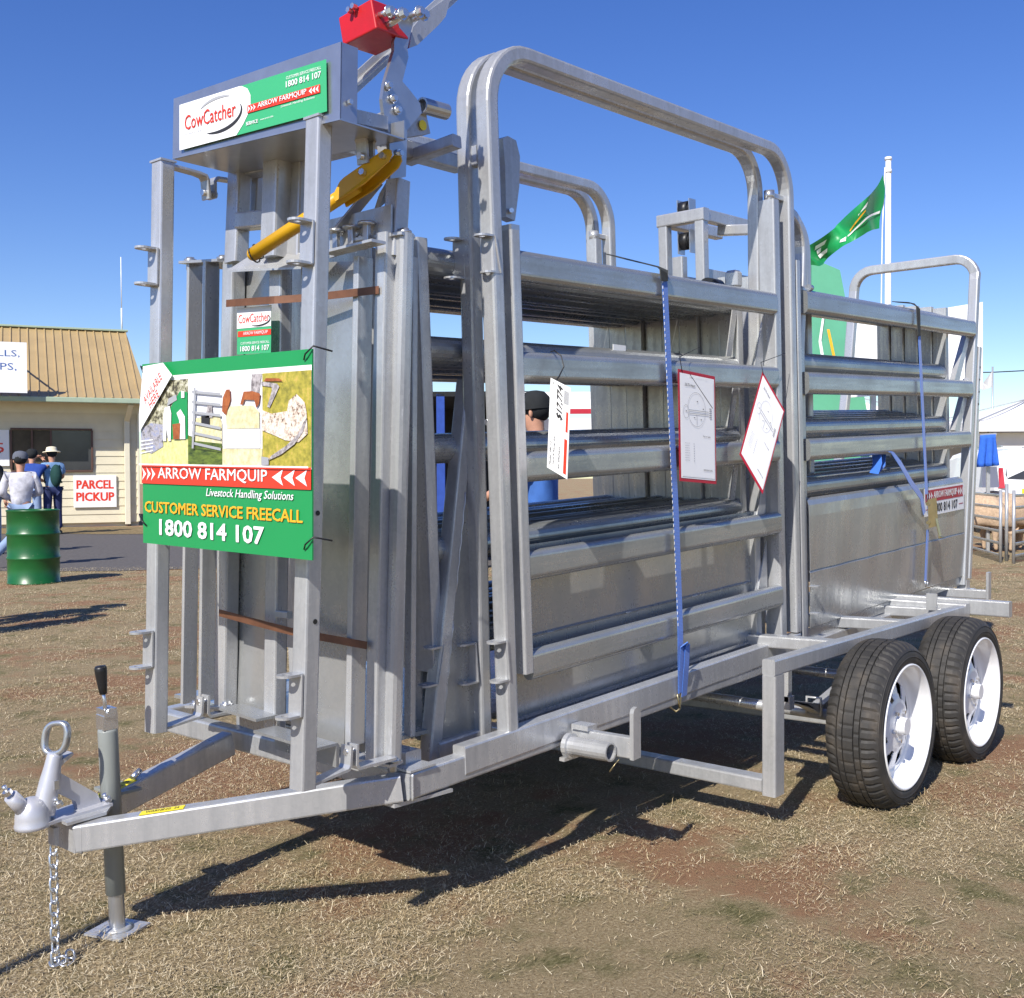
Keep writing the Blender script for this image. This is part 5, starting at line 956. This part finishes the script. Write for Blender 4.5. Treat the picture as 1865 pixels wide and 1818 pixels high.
    tp = ['hem', 'wa', 'ch', 'nk2', 'shl', 'mul', 'shr', 'mur']; te = [(0, 1), (1, 2), (2, 3), (2, 4), (4, 5), (2, 6), (6, 7)]; tr = [(.16, .125), (.155, .12), (.175, .125), .075, .078, .068, .078, .068]; tq = [q[n] for n in tp]
    if shirtlong: tq += [q['ell'], q['wrl'], q['elr'], q['wrr']]; te += [(5, 8), (8, 9), (7, 10), (10, 11)]; tr += [.064, .052, .064, .052]
    skinned('shirt', tq, te, [sc(r) for r in tr], shirt, P0)
    hq = [T(0, 0, .97), q['hpl'], q['knl'], q['anl'].lerp(q['knl'], .06), q['hpr'], q['knr'], q['anr'].lerp(q['knr'], .06)]
    skinned('trousers', hq, [(0, 1), (1, 2), (2, 3), (0, 4), (4, 5), (5, 6)], [sc(r) for r in ((.15, .115), .105, .080, .070, .105, .080, .070)], trousers, P0)
    for k in 'lr':
        a = q['an'+k]; fdir = Vector((c, sn, 0)); b = MB(); b.tube([a-fdir*.06*s-ZZ*.03*s, a+fdir*.05*s-ZZ*.04*s, a+fdir*.15*s-ZZ*.052*s], [.045*s, .046*s, .032*s], 10); b.build('shoe', shoes, P0)
    if hat is not None:
        Mh = Matrix.Translation(T(.015, 0, 1.685)) @ Matrix.Rotation(yaw, 4, 'Z') @ Matrix.Rotation(.10 if lean < .2 else .35, 4, 'Y') @ Matrix.Scale(s, 4); b = MB()
        if hatkind == 'brim': b.lathe([(.175, -.012), (.17, .002), (.112, .004), (.108, .05), (.092, .095), (.05, .108), (.001, .106)], Mh, 28); b.lathe([(.175, -.012), (.11, -.004)], Mh, 28)
        else:
            b.lathe([(.112, -.03), (.113, .01), (.104, .05), (.075, .085), (.03, .098), (.001, .1)], Mh, 24)
            n_ = 9; b.plate([Mh @ Vector((.09+.09*math.sin(math.pi*i/(n_-1)), .085*math.cos(math.pi*i/(n_-1)), -.015)) for i in range(n_)], (0, 0, .008))
        b.build('hat', hat, P0)
    if bag is not None:
        b = MB(); b.ball(T(-.20, .0, 1.20), .17*s, 14, (.62, .85, 1.35)); o = b.build('backpack', bag, P0)
        for sd in (1, -1): b = MB(); b.tube([T(-.10, .11*sd, 1.38), T(.0, .12*sd, 1.47), T(.135, .11*sd, 1.36), T(.14, .12*sd, 1.2), T(-.05, .17*sd, 1.06)], .018*s, 6); b.build('bag_strap', bag, o)
    return P0
STAND = dict(l=((.0, .11, .50), (-.02, .12, .08)), r=((.02, -.11, .50), (.0, -.12, .08)))
HANG = dict(l=((-.03, .26, 1.14), (.03, .27, .90)), r=((-.03, -.26, 1.14), (.03, -.27, .90)))
AZ = math.atan2(RT.y, RT.x)     # facing picture right = AZ; away from the camera = YAW
person(fr(-9.83, 23.5), YAW+.75, 1.84, 'man in a straw hat and blue shirt with a green backpack at the kiosk window', C_LBLUE, C_NAVY, C_STRAW, dict(l=((.10, .25, 1.16), (.30, .12, 1.12)), r=((.10, -.25, 1.16), (.30, -.10, 1.14))), STAND, .02, 'brim', False, C_DKGRN)
person(fr(-6.80, 15.2), YAW+.35, 1.58, 'boy in a grey hooded fleece and grey cap walking past behind the green drum', C_GREYH, C_JEAN, C_CAP, dict(l=((.05, .27, 1.14), (.24, .18, 1.05)), r=((.06, -.27, 1.14), (.26, -.15, 1.12))), dict(l=((.10, .10, .50), (-.22, .42, .14)), r=((.05, -.09, .50), (.12, -.10, .08))), 0, 'cap', True)
person(fr(-10.15, 23.2), YAW+.1, 1.80, 'person in royal blue shirt and black cap raising both arms at the counter', C_ROYAL, C_JEAN, C_BLK, dict(l=((.20, .30, 1.52), (.34, .04, 1.62)), r=((.14, -.30, 1.42), (.38, -.10, 1.58))), STAND, .05, 'cap')
person(fr(-8.38, 17.6), YAW-.2, 1.72, 'person in dark jacket, olive hat and jeans cut off by the left picture edge', C_BLK, C_JEAN, C_OLIVE, HANG, STAND, 0, 'brim', True)
person((5.86, 4.77, 0), YAW+1.3, 1.80, 'person in blue shirt and black cap glimpsed through the rails behind the load', C_BLUE2, C_NAVY, C_BLK, dict(l=((.12, .26, 1.18), (.36, .16, 1.06)), r=((.10, -.27, 1.15), (.34, -.20, 1.08))), STAND, .04, 'cap')
# bystanders outside the left edge whose shadow falls on the grass
person(fr(-4.72, 8.9), YAW, 1.72, 'bystander just left of the picture whose shadow lies on the grass before the drum', C_OLIVE, C_JEAN, C_STRAW, HANG, STAND, 0, 'brim', True)
person(fr(-4.55, 8.2), YAW+.5, 1.64, 'second bystander just left of the picture standing nearer the trailer drawbar', C_LBLUE, C_NAVY, C_BLK, HANG, STAND, 0, 'cap')
b = MB(); p = Vector(fr(-1.72, 1.92, 0)); b.cyl(p, p+ZZ*1.15, .02, 10); b.ball(p+ZZ*1.15, .025, 10); tag(b.build('marker_post', GALV), 'slim steel marker post left of the picture casting the thin shadow towards the jack foot', 'post')

# ------------------------------------------------------------------ show ground beyond the trailer, right
def P_(x, z, d): return fr(x, d, z)
# white board on posts
b = MB(); b.plate([(23.95, 10.493, 4.611), (25.931, 8.19, 5.092), (25.937, 8.183, 3.128), (23.953, 10.49, 2.945)], tuple(FH*.08)); o = b.build('billboard', PWHITE); tag(o, 'large blank white billboard raised on posts behind the rear race', 'billboard')
for x in (1590, 1770):
    p = Vector((24.407, 10.115, 3.249)) if x == 1590 else Vector((25.836, 8.453, 3.238)); b = MB(); b.bar((p.x, p.y, 0), p, .12, .12, FH); b.build('billboard_post', GALV, o)
# flag and pole
FP = thing('flagpole', 'tall white flagpole flying beside the billboard', 'flagpole', ((21.668, 8.546, 1.302)[0], (21.668, 8.546, 1.302)[1], 0))
b = MB(); p = Vector((21.585, 8.643, 7.45)); b.cyl((p.x, p.y, 0), p, .075, 12, .055); b.build('pole', WHITEP, FP); b = MB(); b.cyl(p, p+ZZ*.06, .07, 10); b.cyl(p-ZZ*.25, p-ZZ*.18, .07, 10); b.build('pole_cap', WHITEP, FP)
b = MB(); b.tube([(21.493, 8.672, 7.296), (21.46, 8.711, 6.049), (21.497, 8.744, 4.535), (21.551, 8.682, 2.784)], .014, 5); b.build('halyard', WHITEP, FP)
tp = [(1608, 318), (1596, 336), (1580, 356), (1560, 378), (1540, 400), (1522, 414), (1505, 424), (1488, 436), (1470, 449), (1458, 458)]; bt = [(1606, 416), (1590, 419), (1574, 424), (1558, 434), (1542, 446), (1528, 457), (1512, 468), (1497, 480), (1484, 488), (1464, 480)]
tw = [(21.416, 8.685, 7.142), (21.137, 8.703, 6.896), (20.831, 8.752, 6.633), (20.788, 8.955, 6.424), (20.935, 9.245, 6.259), (20.998, 9.479, 6.152), (20.781, 9.577, 6.022), (20.472, 9.629, 5.851), (20.252, 9.732, 5.691), (20.168, 9.83, 5.595)]
bw = [(21.404, 8.699, 6.082), (21.193, 8.791, 6.028), (20.984, 8.882, 5.954), (20.679, 8.929, 5.805), (20.663, 9.101, 5.699), (20.851, 9.343, 5.642), (20.927, 9.561, 5.562), (20.725, 9.642, 5.413), (20.445, 9.661, 5.29), (20.21, 9.781, 5.359)]
G = []; nv = 7
def catm(P, t):
    i = min(int(t), len(P)-2); f = t-i; return Vector(P[i]).lerp(Vector(P[i+1]), f)
def flagpt(u, v):
    a = catm(tw, u*9); c_ = catm(bw, u*9); p = a.lerp(c_, v); return p+FH*(.16*math.sin(u*17+v*2.2)*min(1, u*3))+RT*(.05*math.sin(u*11+v*5))
nu = 60; vs = [flagpt(i/nu, j/nv) for i in range(nu+1) for j in range(nv+1)]
b = MB(); b.add(vs, [(i*(nv+1)+j, (i+1)*(nv+1)+j, (i+1)*(nv+1)+j+1, i*(nv+1)+j+1) for i in range(nu) for j in range(nv)], True); fl = b.build('flag', PGREEN); tag(fl, 'green flag with white marks streaming left from the tall white pole', 'flag')
def fstripe(v0, v1, u0, u1, mat):
    n = 24; vs = []
    for i in range(n+1):
        u = u0+(u1-u0)*i/n; vs += [flagpt(u, v0(i/n))-FH*.03, flagpt(u, v1(i/n))-FH*.03]
    b = MB(); b.add(vs, [(2*i, 2*i+2, 2*i+3, 2*i+1) for i in range(n)]); b.build('flag_print', mat, fl)
fstripe(lambda t: .66-.05*t, lambda t: .71-.05*t, .02, .45, PWHITE); fstripe(lambda t: .42+.1*t, lambda t: .47+.1*t, .22, .40, PORANGE)
fstripe(lambda t: .2+.2*t, lambda t: .36, .22, .30, PWHITE); fstripe(lambda t: .6, lambda t: .82-.1*t, .48, .56, PWHITE); fstripe(lambda t: .22, lambda t: .40, .70, .78, PWHITE); fstripe(lambda t: .45, lambda t: .62, .72, .76, PWHITE); fstripe(lambda t: .66, lambda t: .80, .66, .76, PWHITE)
# pale green banner wedge
b = MB(); b.plate([(25.269, 12.027, 6.49), (25.724, 11.497, 6.192), (26.373, 10.743, 1.081), (25.273, 12.022, 0.982)], tuple(FH*.25)); o = b.build('banner_tower', PTEAL); tag(o, 'pale green leaning banner tower with white edging behind the stanchions', 'banner')
for pts, mt in (([(25.415, 11.78, 5.276), (25.45, 11.739, 5.276), (25.381, 11.82, 4.474), (25.469, 11.717, 3.669), (25.435, 11.758, 3.535), (25.337, 11.871, 4.447)], PWHITE), ([(25.468, 11.718, 4.741), (25.512, 11.668, 4.74), (25.662, 11.493, 3.667), (25.618, 11.544, 3.668)], PORANGE), ([(25.841, 11.286, 1.543), (25.963, 11.143, 1.515), (26.166, 10.907, 1.083), (25.815, 11.316, 1.086)], PWHITE)):
    b = MB(); b.add(pts, [tuple(range(len(pts)))]); b.build('banner_print', mt, o)
# marquees
def marquee(x, d, wdt, dep, eave, apex, label):
    t = thing('marquee', label, 'tent', fr(x, d), (0, 0, 0), 'white marquees'); c = [(x-wdt/2, d-dep/2), (x+wdt/2, d-dep/2), (x+wdt/2, d+dep/2), (x-wdt/2, d+dep/2)]
    n = 10; vs = []; fs = []
    for k in range(4):
        a, b_ = c[k], c[(k+1) % 4]
        for i in range(n+1):
            t_ = i/n; p = (a[0]+(b_[0]-a[0])*t_, a[1]+(b_[1]-a[1])*t_)
            for j in range(7):
                s_ = j/6; z = eave+(apex-eave)*(s_**1.35)-.10*math.sin(math.pi*t_)*(1-s_)*s_*3; vs.append(fr(p[0]+(x-p[0])*s_, p[1]+(d-p[1])*s_, z))
        o_ = k*(n+1)*7; fs += [(o_+i*7+j, o_+(i+1)*7+j, o_+(i+1)*7+j+1, o_+i*7+j+1) for i in range(n) for j in range(6)]
    b = MB(); b.add(vs, fs, False); b.build('canopy', CANVAS, t)
    for k in range(4):
        a, b_ = c[k], c[(k+1) % 4]; m = MB(); m.add([fr(a[0], a[1], eave-.28), fr(b_[0], b_[1], eave-.28), fr(b_[0], b_[1], eave), fr(a[0], a[1], eave)], [(0, 1, 2, 3)]); m.build('valance', CANVAS, t)
        m = MB(); m.bar(fr(a[0], a[1], 0), fr(a[0], a[1], eave), .06, .06, FH); m.build('tent_leg', GALV, t)
        m = MB(); m.bar(fr(a[0], a[1]-.03, eave+.02), fr(x, d-.05, apex+.0), .05, .03, (0, 0, 1)); m.build('tent_seam', PGREY, t)
    m = MB(); m.add([fr(c[2][0], c[2][1], 0), fr(c[3][0], c[3][1], 0), fr(c[3][0], c[3][1], eave), fr(c[2][0], c[2][1], eave)], [(0, 1, 2, 3)]); m.build('back_wall', CANVAS, t)
    m = MB(); m.add([fr(c[0][0], c[0][1]+.4, 0), fr(c[1][0], c[1][1]+.4, 0), fr(c[1][0], c[1][1]+.4, eave-.3), fr(c[0][0], c[0][1]+.4, eave-.3)], [(0, 1, 2, 3)]); m.build('front_wall', CANVAS, t); return t
marquee(15.6, 33, 5.6, 5.6, 2.62, 3.45, 'white peaked marquee behind the parked white car at the right edge')
marquee(11.6, 36, 5.6, 5.6, 2.55, 3.35, 'white marquee with sloping seams seen between the rear race posts')
marquee(8.6, 30, 4.6, 4.6, 2.55, 3.5, 'white marquee behind the pale green banner tower')
# small far flag and wire
b = MB(); p = Vector((41.736, 12.818, 3.704)); q = Vector((41.731, 12.824, 5.038)); b.cyl((p.x, p.y, 0), q, .03, 6); fp2 = b.build('short_flagpole', GALV); tag(fp2, 'thin far flagpole above the right hand marquee', 'flagpole')
b = MB(); b.plate([(41.719, 12.838, 4.879), (41.928, 13.055, 4.626), (41.616, 13.111, 4.471), (41.59, 13.14, 4.171), (41.942, 13.039, 4.285), (41.721, 12.836, 4.302)], tuple(FH*.01)); tag(b.build('small_flag', PWHITE), 'small white flag hanging on the thin far pole above the tents', 'flag')
b = MB(); b.tube([(60.49, 21.684, 6.581), (62.637, 19.189, 6.623), (64.978, 16.467, 6.784)], .03, 5); tag(b.build('overhead_wire', BLACK), 'dark overhead wire crossing the sky at the right edge', 'wire')
# white wagon, rear to camera
CR = thing('parked_car', 'white station wagon parked with its rear toward the sheep pens at the right edge', 'car', fr(10.7, 22, 0))
cx0, cd = 10.42, 21.6
def cw(x, y, z): return fr(cx0+x, cd+y, z)
sec = [(-.86, .38), (-.90, .60), (-.90, .95), (-.86, 1.08), (-.76, 1.55), (-.68, 1.66), (-.40, 1.71), (.40, 1.71), (.68, 1.66), (.76, 1.55), (.86, 1.08), (.90, .95), (.90, .60), (.86, .38)]
ys = [(0, .96, 0), (.06, 1, 0), (.35, 1.0, 0), (2.2, 1.0, 0), (2.7, .98, -.06)]; vs = []; m = len(sec)
for y, k, dz in ys: vs += [cw(x*k, y+(.16 if z > 1.1 and y < .3 else 0)*(z-1.1)*2, max(.3, z+dz)) for x, z in sec]
b = MB(); b.add(vs, [(i*m+j, i*m+(j+1) % m, (i+1)*m+(j+1) % m, (i+1)*m+j) for i in range(len(ys)-1) for j in range(m)]+[tuple(range(m))], False)
b.box((-.86, 2.6, .4), (.86, 4.3, .98)); v0 = len(b.v)-8
for i in range(v0, len(b.v)): b.v[i] = Vector(cw(*b.v[i]))
b.build('car_body', WHITEP, CR)
b = MB(); b.plate([cw(-.66, .05, 1.10), cw(.66, .05, 1.10), cw(.70, .06, 1.18), cw(.62, .18, 1.50), cw(.54, .20, 1.54), cw(-.54, .20, 1.54), cw(-.62, .18, 1.50), cw(-.70, .06, 1.18)], tuple(-FH*.04)); b.build('rear_window', GLASS, CR)
for s in (-1, 1):
    b = MB(); b.plate([cw(.74*s, -.02, .92), cw(.86*s, .02, .92), cw(.83*s, .04, 1.32), cw(.76*s, .03, 1.32)], tuple(-FH*.03)); b.build('tail_light', PDRED, CR)
    for y in (.75, 3.4): b = MB(); b.cyl(cw(.90*s, y, .33), cw(.68*s, y, .33), .33, 22); b.build('wheel', RUB, CR)
    b = MB(); b.bar(cw(.60*s, .4, 1.75), cw(.60*s, 2.1, 1.75), .04, .04, (0, 0, 1)); b.build('roof_rail', GALV, CR)
b = MB(); b.plate([cw(-.40, -.03, .80), cw(-.06, -.03, .80), cw(-.06, -.03, .91), cw(-.40, -.03, .91)], tuple(-FH*.015)); b.build('number_plate', PYEL, CR)
b = MB(); b.box((-.88, -.10, .42), (.88, .08, .66)); b.v = [Vector(cw(*v)) for v in b.v]; b.build('bumper', WHITEP, CR)
# blue cloth hung on a rail
b = MB(); n = 12; vs = []
A0, A1, A2, A3 = Vector((17.612, 5.594, 1.814)), Vector((17.767, 5.414, 1.829)), Vector((17.796, 5.38, 1.345)), Vector((17.597, 5.611, 1.322))
for i in range(n+1):
    for j in range(9):
        p = A0.lerp(A1, i/n).lerp(A3.lerp(A2, i/n), j/8); vs.append(p+FH*(.05*math.sin(i*1.3+j*.3)*(j/8)))
b.add(vs, [(i*9+j, (i+1)*9+j, (i+1)*9+j+1, i*9+j+1) for i in range(n) for j in range(8)], True); o = b.build('blue_cloth', C_BLUE); tag(o, 'blue cloth draped over a frame between the race and the white car', 'cloth')
k = o.modifiers.new('t', 'SOLIDIFY'); k.thickness = .02
b = MB(); p = Vector((17.799, 5.529, 1.757)); b.bar((p.x, p.y, 0), p, .05, .05, FH); b.bar(Vector((17.658, 5.617, 1.815)), Vector((17.825, 5.423, 1.831)), .05, .04, (0, 0, 1)); tag(b.build('cloth_rack', GALV), 'steel rack under the blue cloth', 'rack')
b = MB(); b.plate([(18.056, 5.691, 1.331), (18.215, 5.506, 1.33), (18.228, 5.492, 0.999), (18.046, 5.703, 1.001)], tuple(FH*.4)); tag(b.build('white_crate', WHITEP), 'white crate standing below the blue cloth', 'crate')
# sheep pen
def hurdle(p, q, label):
    p = Vector(p); q = Vector(q); t = thing('sheep_hurdle', label, 'hurdle', p, (0, 0, 0), 'sheep pen hurdles')
    for e in (p, q): b = MB(); b.cyl(e, e+ZZ*1.0, .022, 10); b.build('post', GALV, t)
    for k in range(6):
        z = .10+.165*k; b = MB(); b.sweep([p+ZZ*z, q+ZZ*z], oval(.022, .042), (0, 0, 1)); b.build('rail', GALVH, t)
    return t
pa, pb, pc, pd = Vector((15.816, 4.745, 0)), Vector((15.735, 4.55, 0)), Vector((18.163, 6.147, 0)), Vector((19.284, 4.625, 0))
hurdle(pc, pa, 'left steel sheep pen panel meeting the corner posts'); hurdle(pb, pd, 'right steel sheep pen panel running out of the picture')
b = MB(); e = Vector((16.153, 4.766, 0)); b.cyl(e, e+ZZ*1.08, .024, 10); tag(b.build('pen_post', GALV), 'tallest of the three posts chained at the sheep pen corner', 'post')
def sheep(p, yaw, s, label):
    t = thing('sheep', label, 'sheep', p, (0, 0, 0), 'penned sheep'); M = Matrix.Translation(Vector(p)) @ Matrix.Rotation(yaw, 4, 'Z') @ Matrix.Scale(s, 4); rd = random.Random(int(p[0]*77)); V = lambda x, y, z: M @ Vector((x, y, z))
    skinned('body', [V(-.42, 0, .66), V(-.15, 0, .68), V(.2, 0, .67), V(.42, 0, .72), V(.58, 0, .84), V(.72, 0, .86), V(.86, 0, .80), V(-.36, .13, .42), V(-.38, .13, .22), V(-.36, .13, .03), V(-.36, -.13, .42), V(-.38, -.13, .22), V(-.36, -.13, .03), V(.32, .12, .42), V(.32, .12, .2), V(.32, .12, .03), V(.32, -.12, .42), V(.32, -.12, .2), V(.32, -.12, .03)],
        [(0, 1), (1, 2), (2, 3), (3, 4), (4, 5), (5, 6), (0, 7), (7, 8), (8, 9), (0, 10), (10, 11), (11, 12), (2, 13), (13, 14), (14, 15), (2, 16), (16, 17), (17, 18)], [r*s for r in (.22, .27, .26, .19, .12, .10, .06, .09, .04, .03, .09, .04, .03, .08, .04, .03, .08, .04, .03)], WOOL, t)
    b = MB(); b.ball(V(.80, 0, .82), .10*s, 12, (1.2, .75, .8)); b.build('head', SHEEPF, t)
    for sd in (1, -1): b = MB(); b.ball(V(.68, .13*sd, .88), .06*s, 8, (.5, 1.3, .4)); b.build('ear', SHEEPF, t)
sheep(Vector((17.821, 5.569, 0)), AZ+2.7, 1.0, 'tan woolly sheep nearest the leaning hoop in the pen'); sheep(Vector((18.157, 5.317, 0)), AZ+.3, 1.0, 'middle tan sheep standing behind the pen corner'); sheep(Vector((18.659, 5.05, 0)), AZ+2.6, 1.0, 'sheep at the right edge cut off by the picture'); sheep(Vector((19.204, 5.851, 0)), AZ+1.2, .95, 'sheep facing away at the back of the pen')
# ------------------------------------------------------------------ stalls seen through the load
TS = thing('trade_stall', 'dark trade stall with blue posts and white and red fascia behind the load', 'stall', fr(.2, 14, 0))
def sbox(x0, z0, x1, z1, d0, d1, name, mat):
    b = MB(); b.add([fr(x0, d0, z0), fr(x1, d0, z0), fr(x1, d0, z1), fr(x0, d0, z1), fr(x0, d1, z0), fr(x1, d1, z0), fr(x1, d1, z1), fr(x0, d1, z1)], [(0, 1, 2, 3), (7, 6, 5, 4), (0, 4, 5, 1), (3, 2, 6, 7), (1, 5, 6, 2), (0, 3, 7, 4)]); return b.build(name, mat, TS)
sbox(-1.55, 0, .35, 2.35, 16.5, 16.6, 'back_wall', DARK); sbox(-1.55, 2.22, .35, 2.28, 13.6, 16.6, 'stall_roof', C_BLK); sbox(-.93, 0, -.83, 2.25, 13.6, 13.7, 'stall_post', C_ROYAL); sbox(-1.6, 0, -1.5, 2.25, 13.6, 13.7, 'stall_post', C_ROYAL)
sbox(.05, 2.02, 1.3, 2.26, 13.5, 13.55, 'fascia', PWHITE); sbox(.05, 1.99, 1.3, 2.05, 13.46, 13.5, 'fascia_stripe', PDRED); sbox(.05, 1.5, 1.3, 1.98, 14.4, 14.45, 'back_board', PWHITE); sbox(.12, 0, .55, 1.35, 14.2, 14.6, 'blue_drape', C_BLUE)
T2 = thing('display_stand', 'black display cabinet with a small picture and red band seen below the tilted poster', 'display', (8.102, 4.383, 0.816))
b = MB(); b.plate([(8.014, 4.485, 1.348), (8.172, 4.301, 1.347), (8.184, 4.287, 0.68), (8.013, 4.485, 0.682)], tuple(FH*.4)); b.build('cabinet', BLACK, T2)
b = MB(); b.add([(8.019, 4.448, 1.267), (8.066, 4.393, 1.267), (8.069, 4.39, 1.168), (8.022, 4.444, 1.168)], [(0, 1, 2, 3)]); b.build('picture', PH_FLOCK, T2); b = MB(); b.add([(8.013, 4.439, 1.164), (8.063, 4.382, 1.164), (8.063, 4.382, 1.128), (8.013, 4.439, 1.128)], [(0, 1, 2, 3)]); b.build('red_band', PRED, T2)
BR_ = thing('safety_barrier', 'long orange red barrier board running behind the rear race', 'barrier', (14.987, 7.112, 1.259))
for pts, nm, mt in (([(14.231, 7.991, 1.92), (15.674, 6.313, 1.813), (15.674, 6.313, 1.709), (14.231, 7.991, 1.801)], 'barrier_board', simple('orange_board', (.62, .09, .02), .5)), ([(14.248, 8.002, 0.945), (15.841, 6.149, 1.092), (15.842, 6.149, 1.02), (14.248, 8.002, 0.873)], 'barrier_board', WHITEP)):
    b = MB(); b.plate(pts, tuple(FH*.05)); b.build(nm, mt, BR_)
for p in ((14.346, 8.011, 1.908), (15.08, 7.157, 1.862), (15.751, 6.377, 1.816)): b = MB(); b.bar((p[0], p[1], 0), p, .05, .05, FH); b.build('barrier_post', GALV, BR_)
WV = thing('white_van', 'plain white van body glimpsed through the gap beside the hinge post', 'van', (18.212, 9.497, 1.261))
b = MB(); b.plate([(17.724, 10.064, 2.96), (18.342, 9.346, 2.955), (18.355, 9.33, 1.459), (17.723, 10.065, 1.464)], tuple(FH*2.2)); k = b.build('van_body', WHITEP, WV); 
for y in (0, 1): b = MB(); p = Vector((17.738, 10.017, 2.739)) if y == 0 else Vector((17.738, 10.017, 2.58)); b.bar(p, p+RT*.85, .02, .03, (0, 0, 1)); b.build('side_rib', PGREY, WV)
for x_ in (.25, .8): p = Vector((17.812, 10.116, 1.164)); b = MB(); b.cyl(fr(p.dot(RT)+x_, 20.0, .33), fr(p.dot(RT)+x_, 20.3, .33), .33, 18); b.build('van_wheel', RUB, WV)

# ------------------------------------------------------------------ grass: a single mass of dry blades and straw over the near ground
def grass(n, dmin, dmax, seed, hs, name, w0, w1, wk):
    r = np.random.default_rng(seed); u = r.random(n); d = dmin*(dmax/dmin)**(u**.85); x = (r.random(n)*2-1)*.56*d
    px = math.sin(YAW)*x+math.cos(YAW)*d; py = -math.cos(YAW)*x+math.sin(YAW)*d
    # patchiness from a few octaves of value noise
    def vn(s, sd):
        g = np.random.default_rng(sd).random((64, 64)); a = (px*s) % 63; c = (py*s) % 63; i = a.astype(int); j = c.astype(int); f = a-i; h = c-j; f = f*f*(3-2*f); h = h*h*(3-2*h)
        return (g[i, j]*(1-f)+g[(i+1) % 64, j]*f)*(1-h)+(g[i, (j+1) % 64]*(1-f)+g[(i+1) % 64, (j+1) % 64]*f)*h
    pn = .5*vn(1.3, 1)+.3*vn(3.7, 2)+.2*vn(9.1, 3); keep = r.random(n) < np.clip((pn-.27)*3.6, .06, 1); gn = .55*vn(2.2, 5)+.45*vn(6.0, 6)
    px, py, d, gn = px[keep], py[keep], d[keep], gn[keep]; n = len(px)
    flat = r.random(n) < .80; L = hs*(.5+r.random(n))*np.where(flat, 1.25, .8)*(1+.09*d); wd = (w0+w1*r.random(n))*(1+wk*d); a = r.random(n)*6.283; el = np.where(flat, .05+.35*r.random(n), .5+.9*r.random(n))
    dx = np.cos(a)*np.cos(el)*L; dy = np.sin(a)*np.cos(el)*L; dz = np.sin(el)*L; sx = -np.sin(a)*wd; sy = np.cos(a)*wd; zb = np.where(flat, .002+.010*r.random(n), -.002); cv = (r.random(n)-.5)*.5
    V = np.zeros((n, 5, 3), np.float32)
    V[:, 0] = np.stack([px-sx, py-sy, zb], 1); V[:, 1] = np.stack([px+sx, py+sy, zb], 1)
    mx = px+dx*.55-dy*cv*.4; my = py+dy*.55+dx*cv*.4; mz = zb+dz*.66
    V[:, 2] = np.stack([mx+sx*.8, my+sy*.8, mz], 1); V[:, 3] = np.stack([mx-sx*.8, my-sy*.8, mz], 1); V[:, 4] = np.stack([px+dx, py+dy, zb+dz], 1)
    k = np.arange(n)*5; T3 = np.stack([k+3, k+2, k+4], 1).ravel(); Q4 = np.stack([k, k+1, k+2, k+3], 1).ravel()
    me = bpy.data.meshes.new(name); me.vertices.add(n*5); me.vertices.foreach_set('co', V.ravel()); me.loops.add(n*7); me.loops.foreach_set('vertex_index', np.concatenate([Q4, T3]).astype(np.int32)); me.polygons.add(n*2)
    me.polygons.foreach_set('loop_start', np.concatenate([np.arange(n)*4, n*4+np.arange(n)*3]).astype(np.int32)); me.polygons.foreach_set('loop_total', np.concatenate([np.full(n, 4), np.full(n, 3)]).astype(np.int32)); me.update(calc_edges=True)
    green = np.clip((gn-.52)*4, 0, 1)*(~flat*.75+.35); tint = np.clip(r.random(n)**1.2*.72+green*.55*r.random(n), 0, 1)
    at_ = me.attributes.new('tint', 'FLOAT', 'POINT'); at_.data.foreach_set('value', np.repeat(tint, 5).astype(np.float32)); me.materials.append(BLADE)
    o = bpy.data.objects.new(name, me); COL.objects.link(o); tag(o, kind='stuff'); return o
grass(640000, 2.0, 15.0, 11, .0085, 'dry_grass', .00030, .00040, .15)
grass(26000, 2.0, 11.0, 23, .026, 'loose_straw', .00035, .00045, .15)
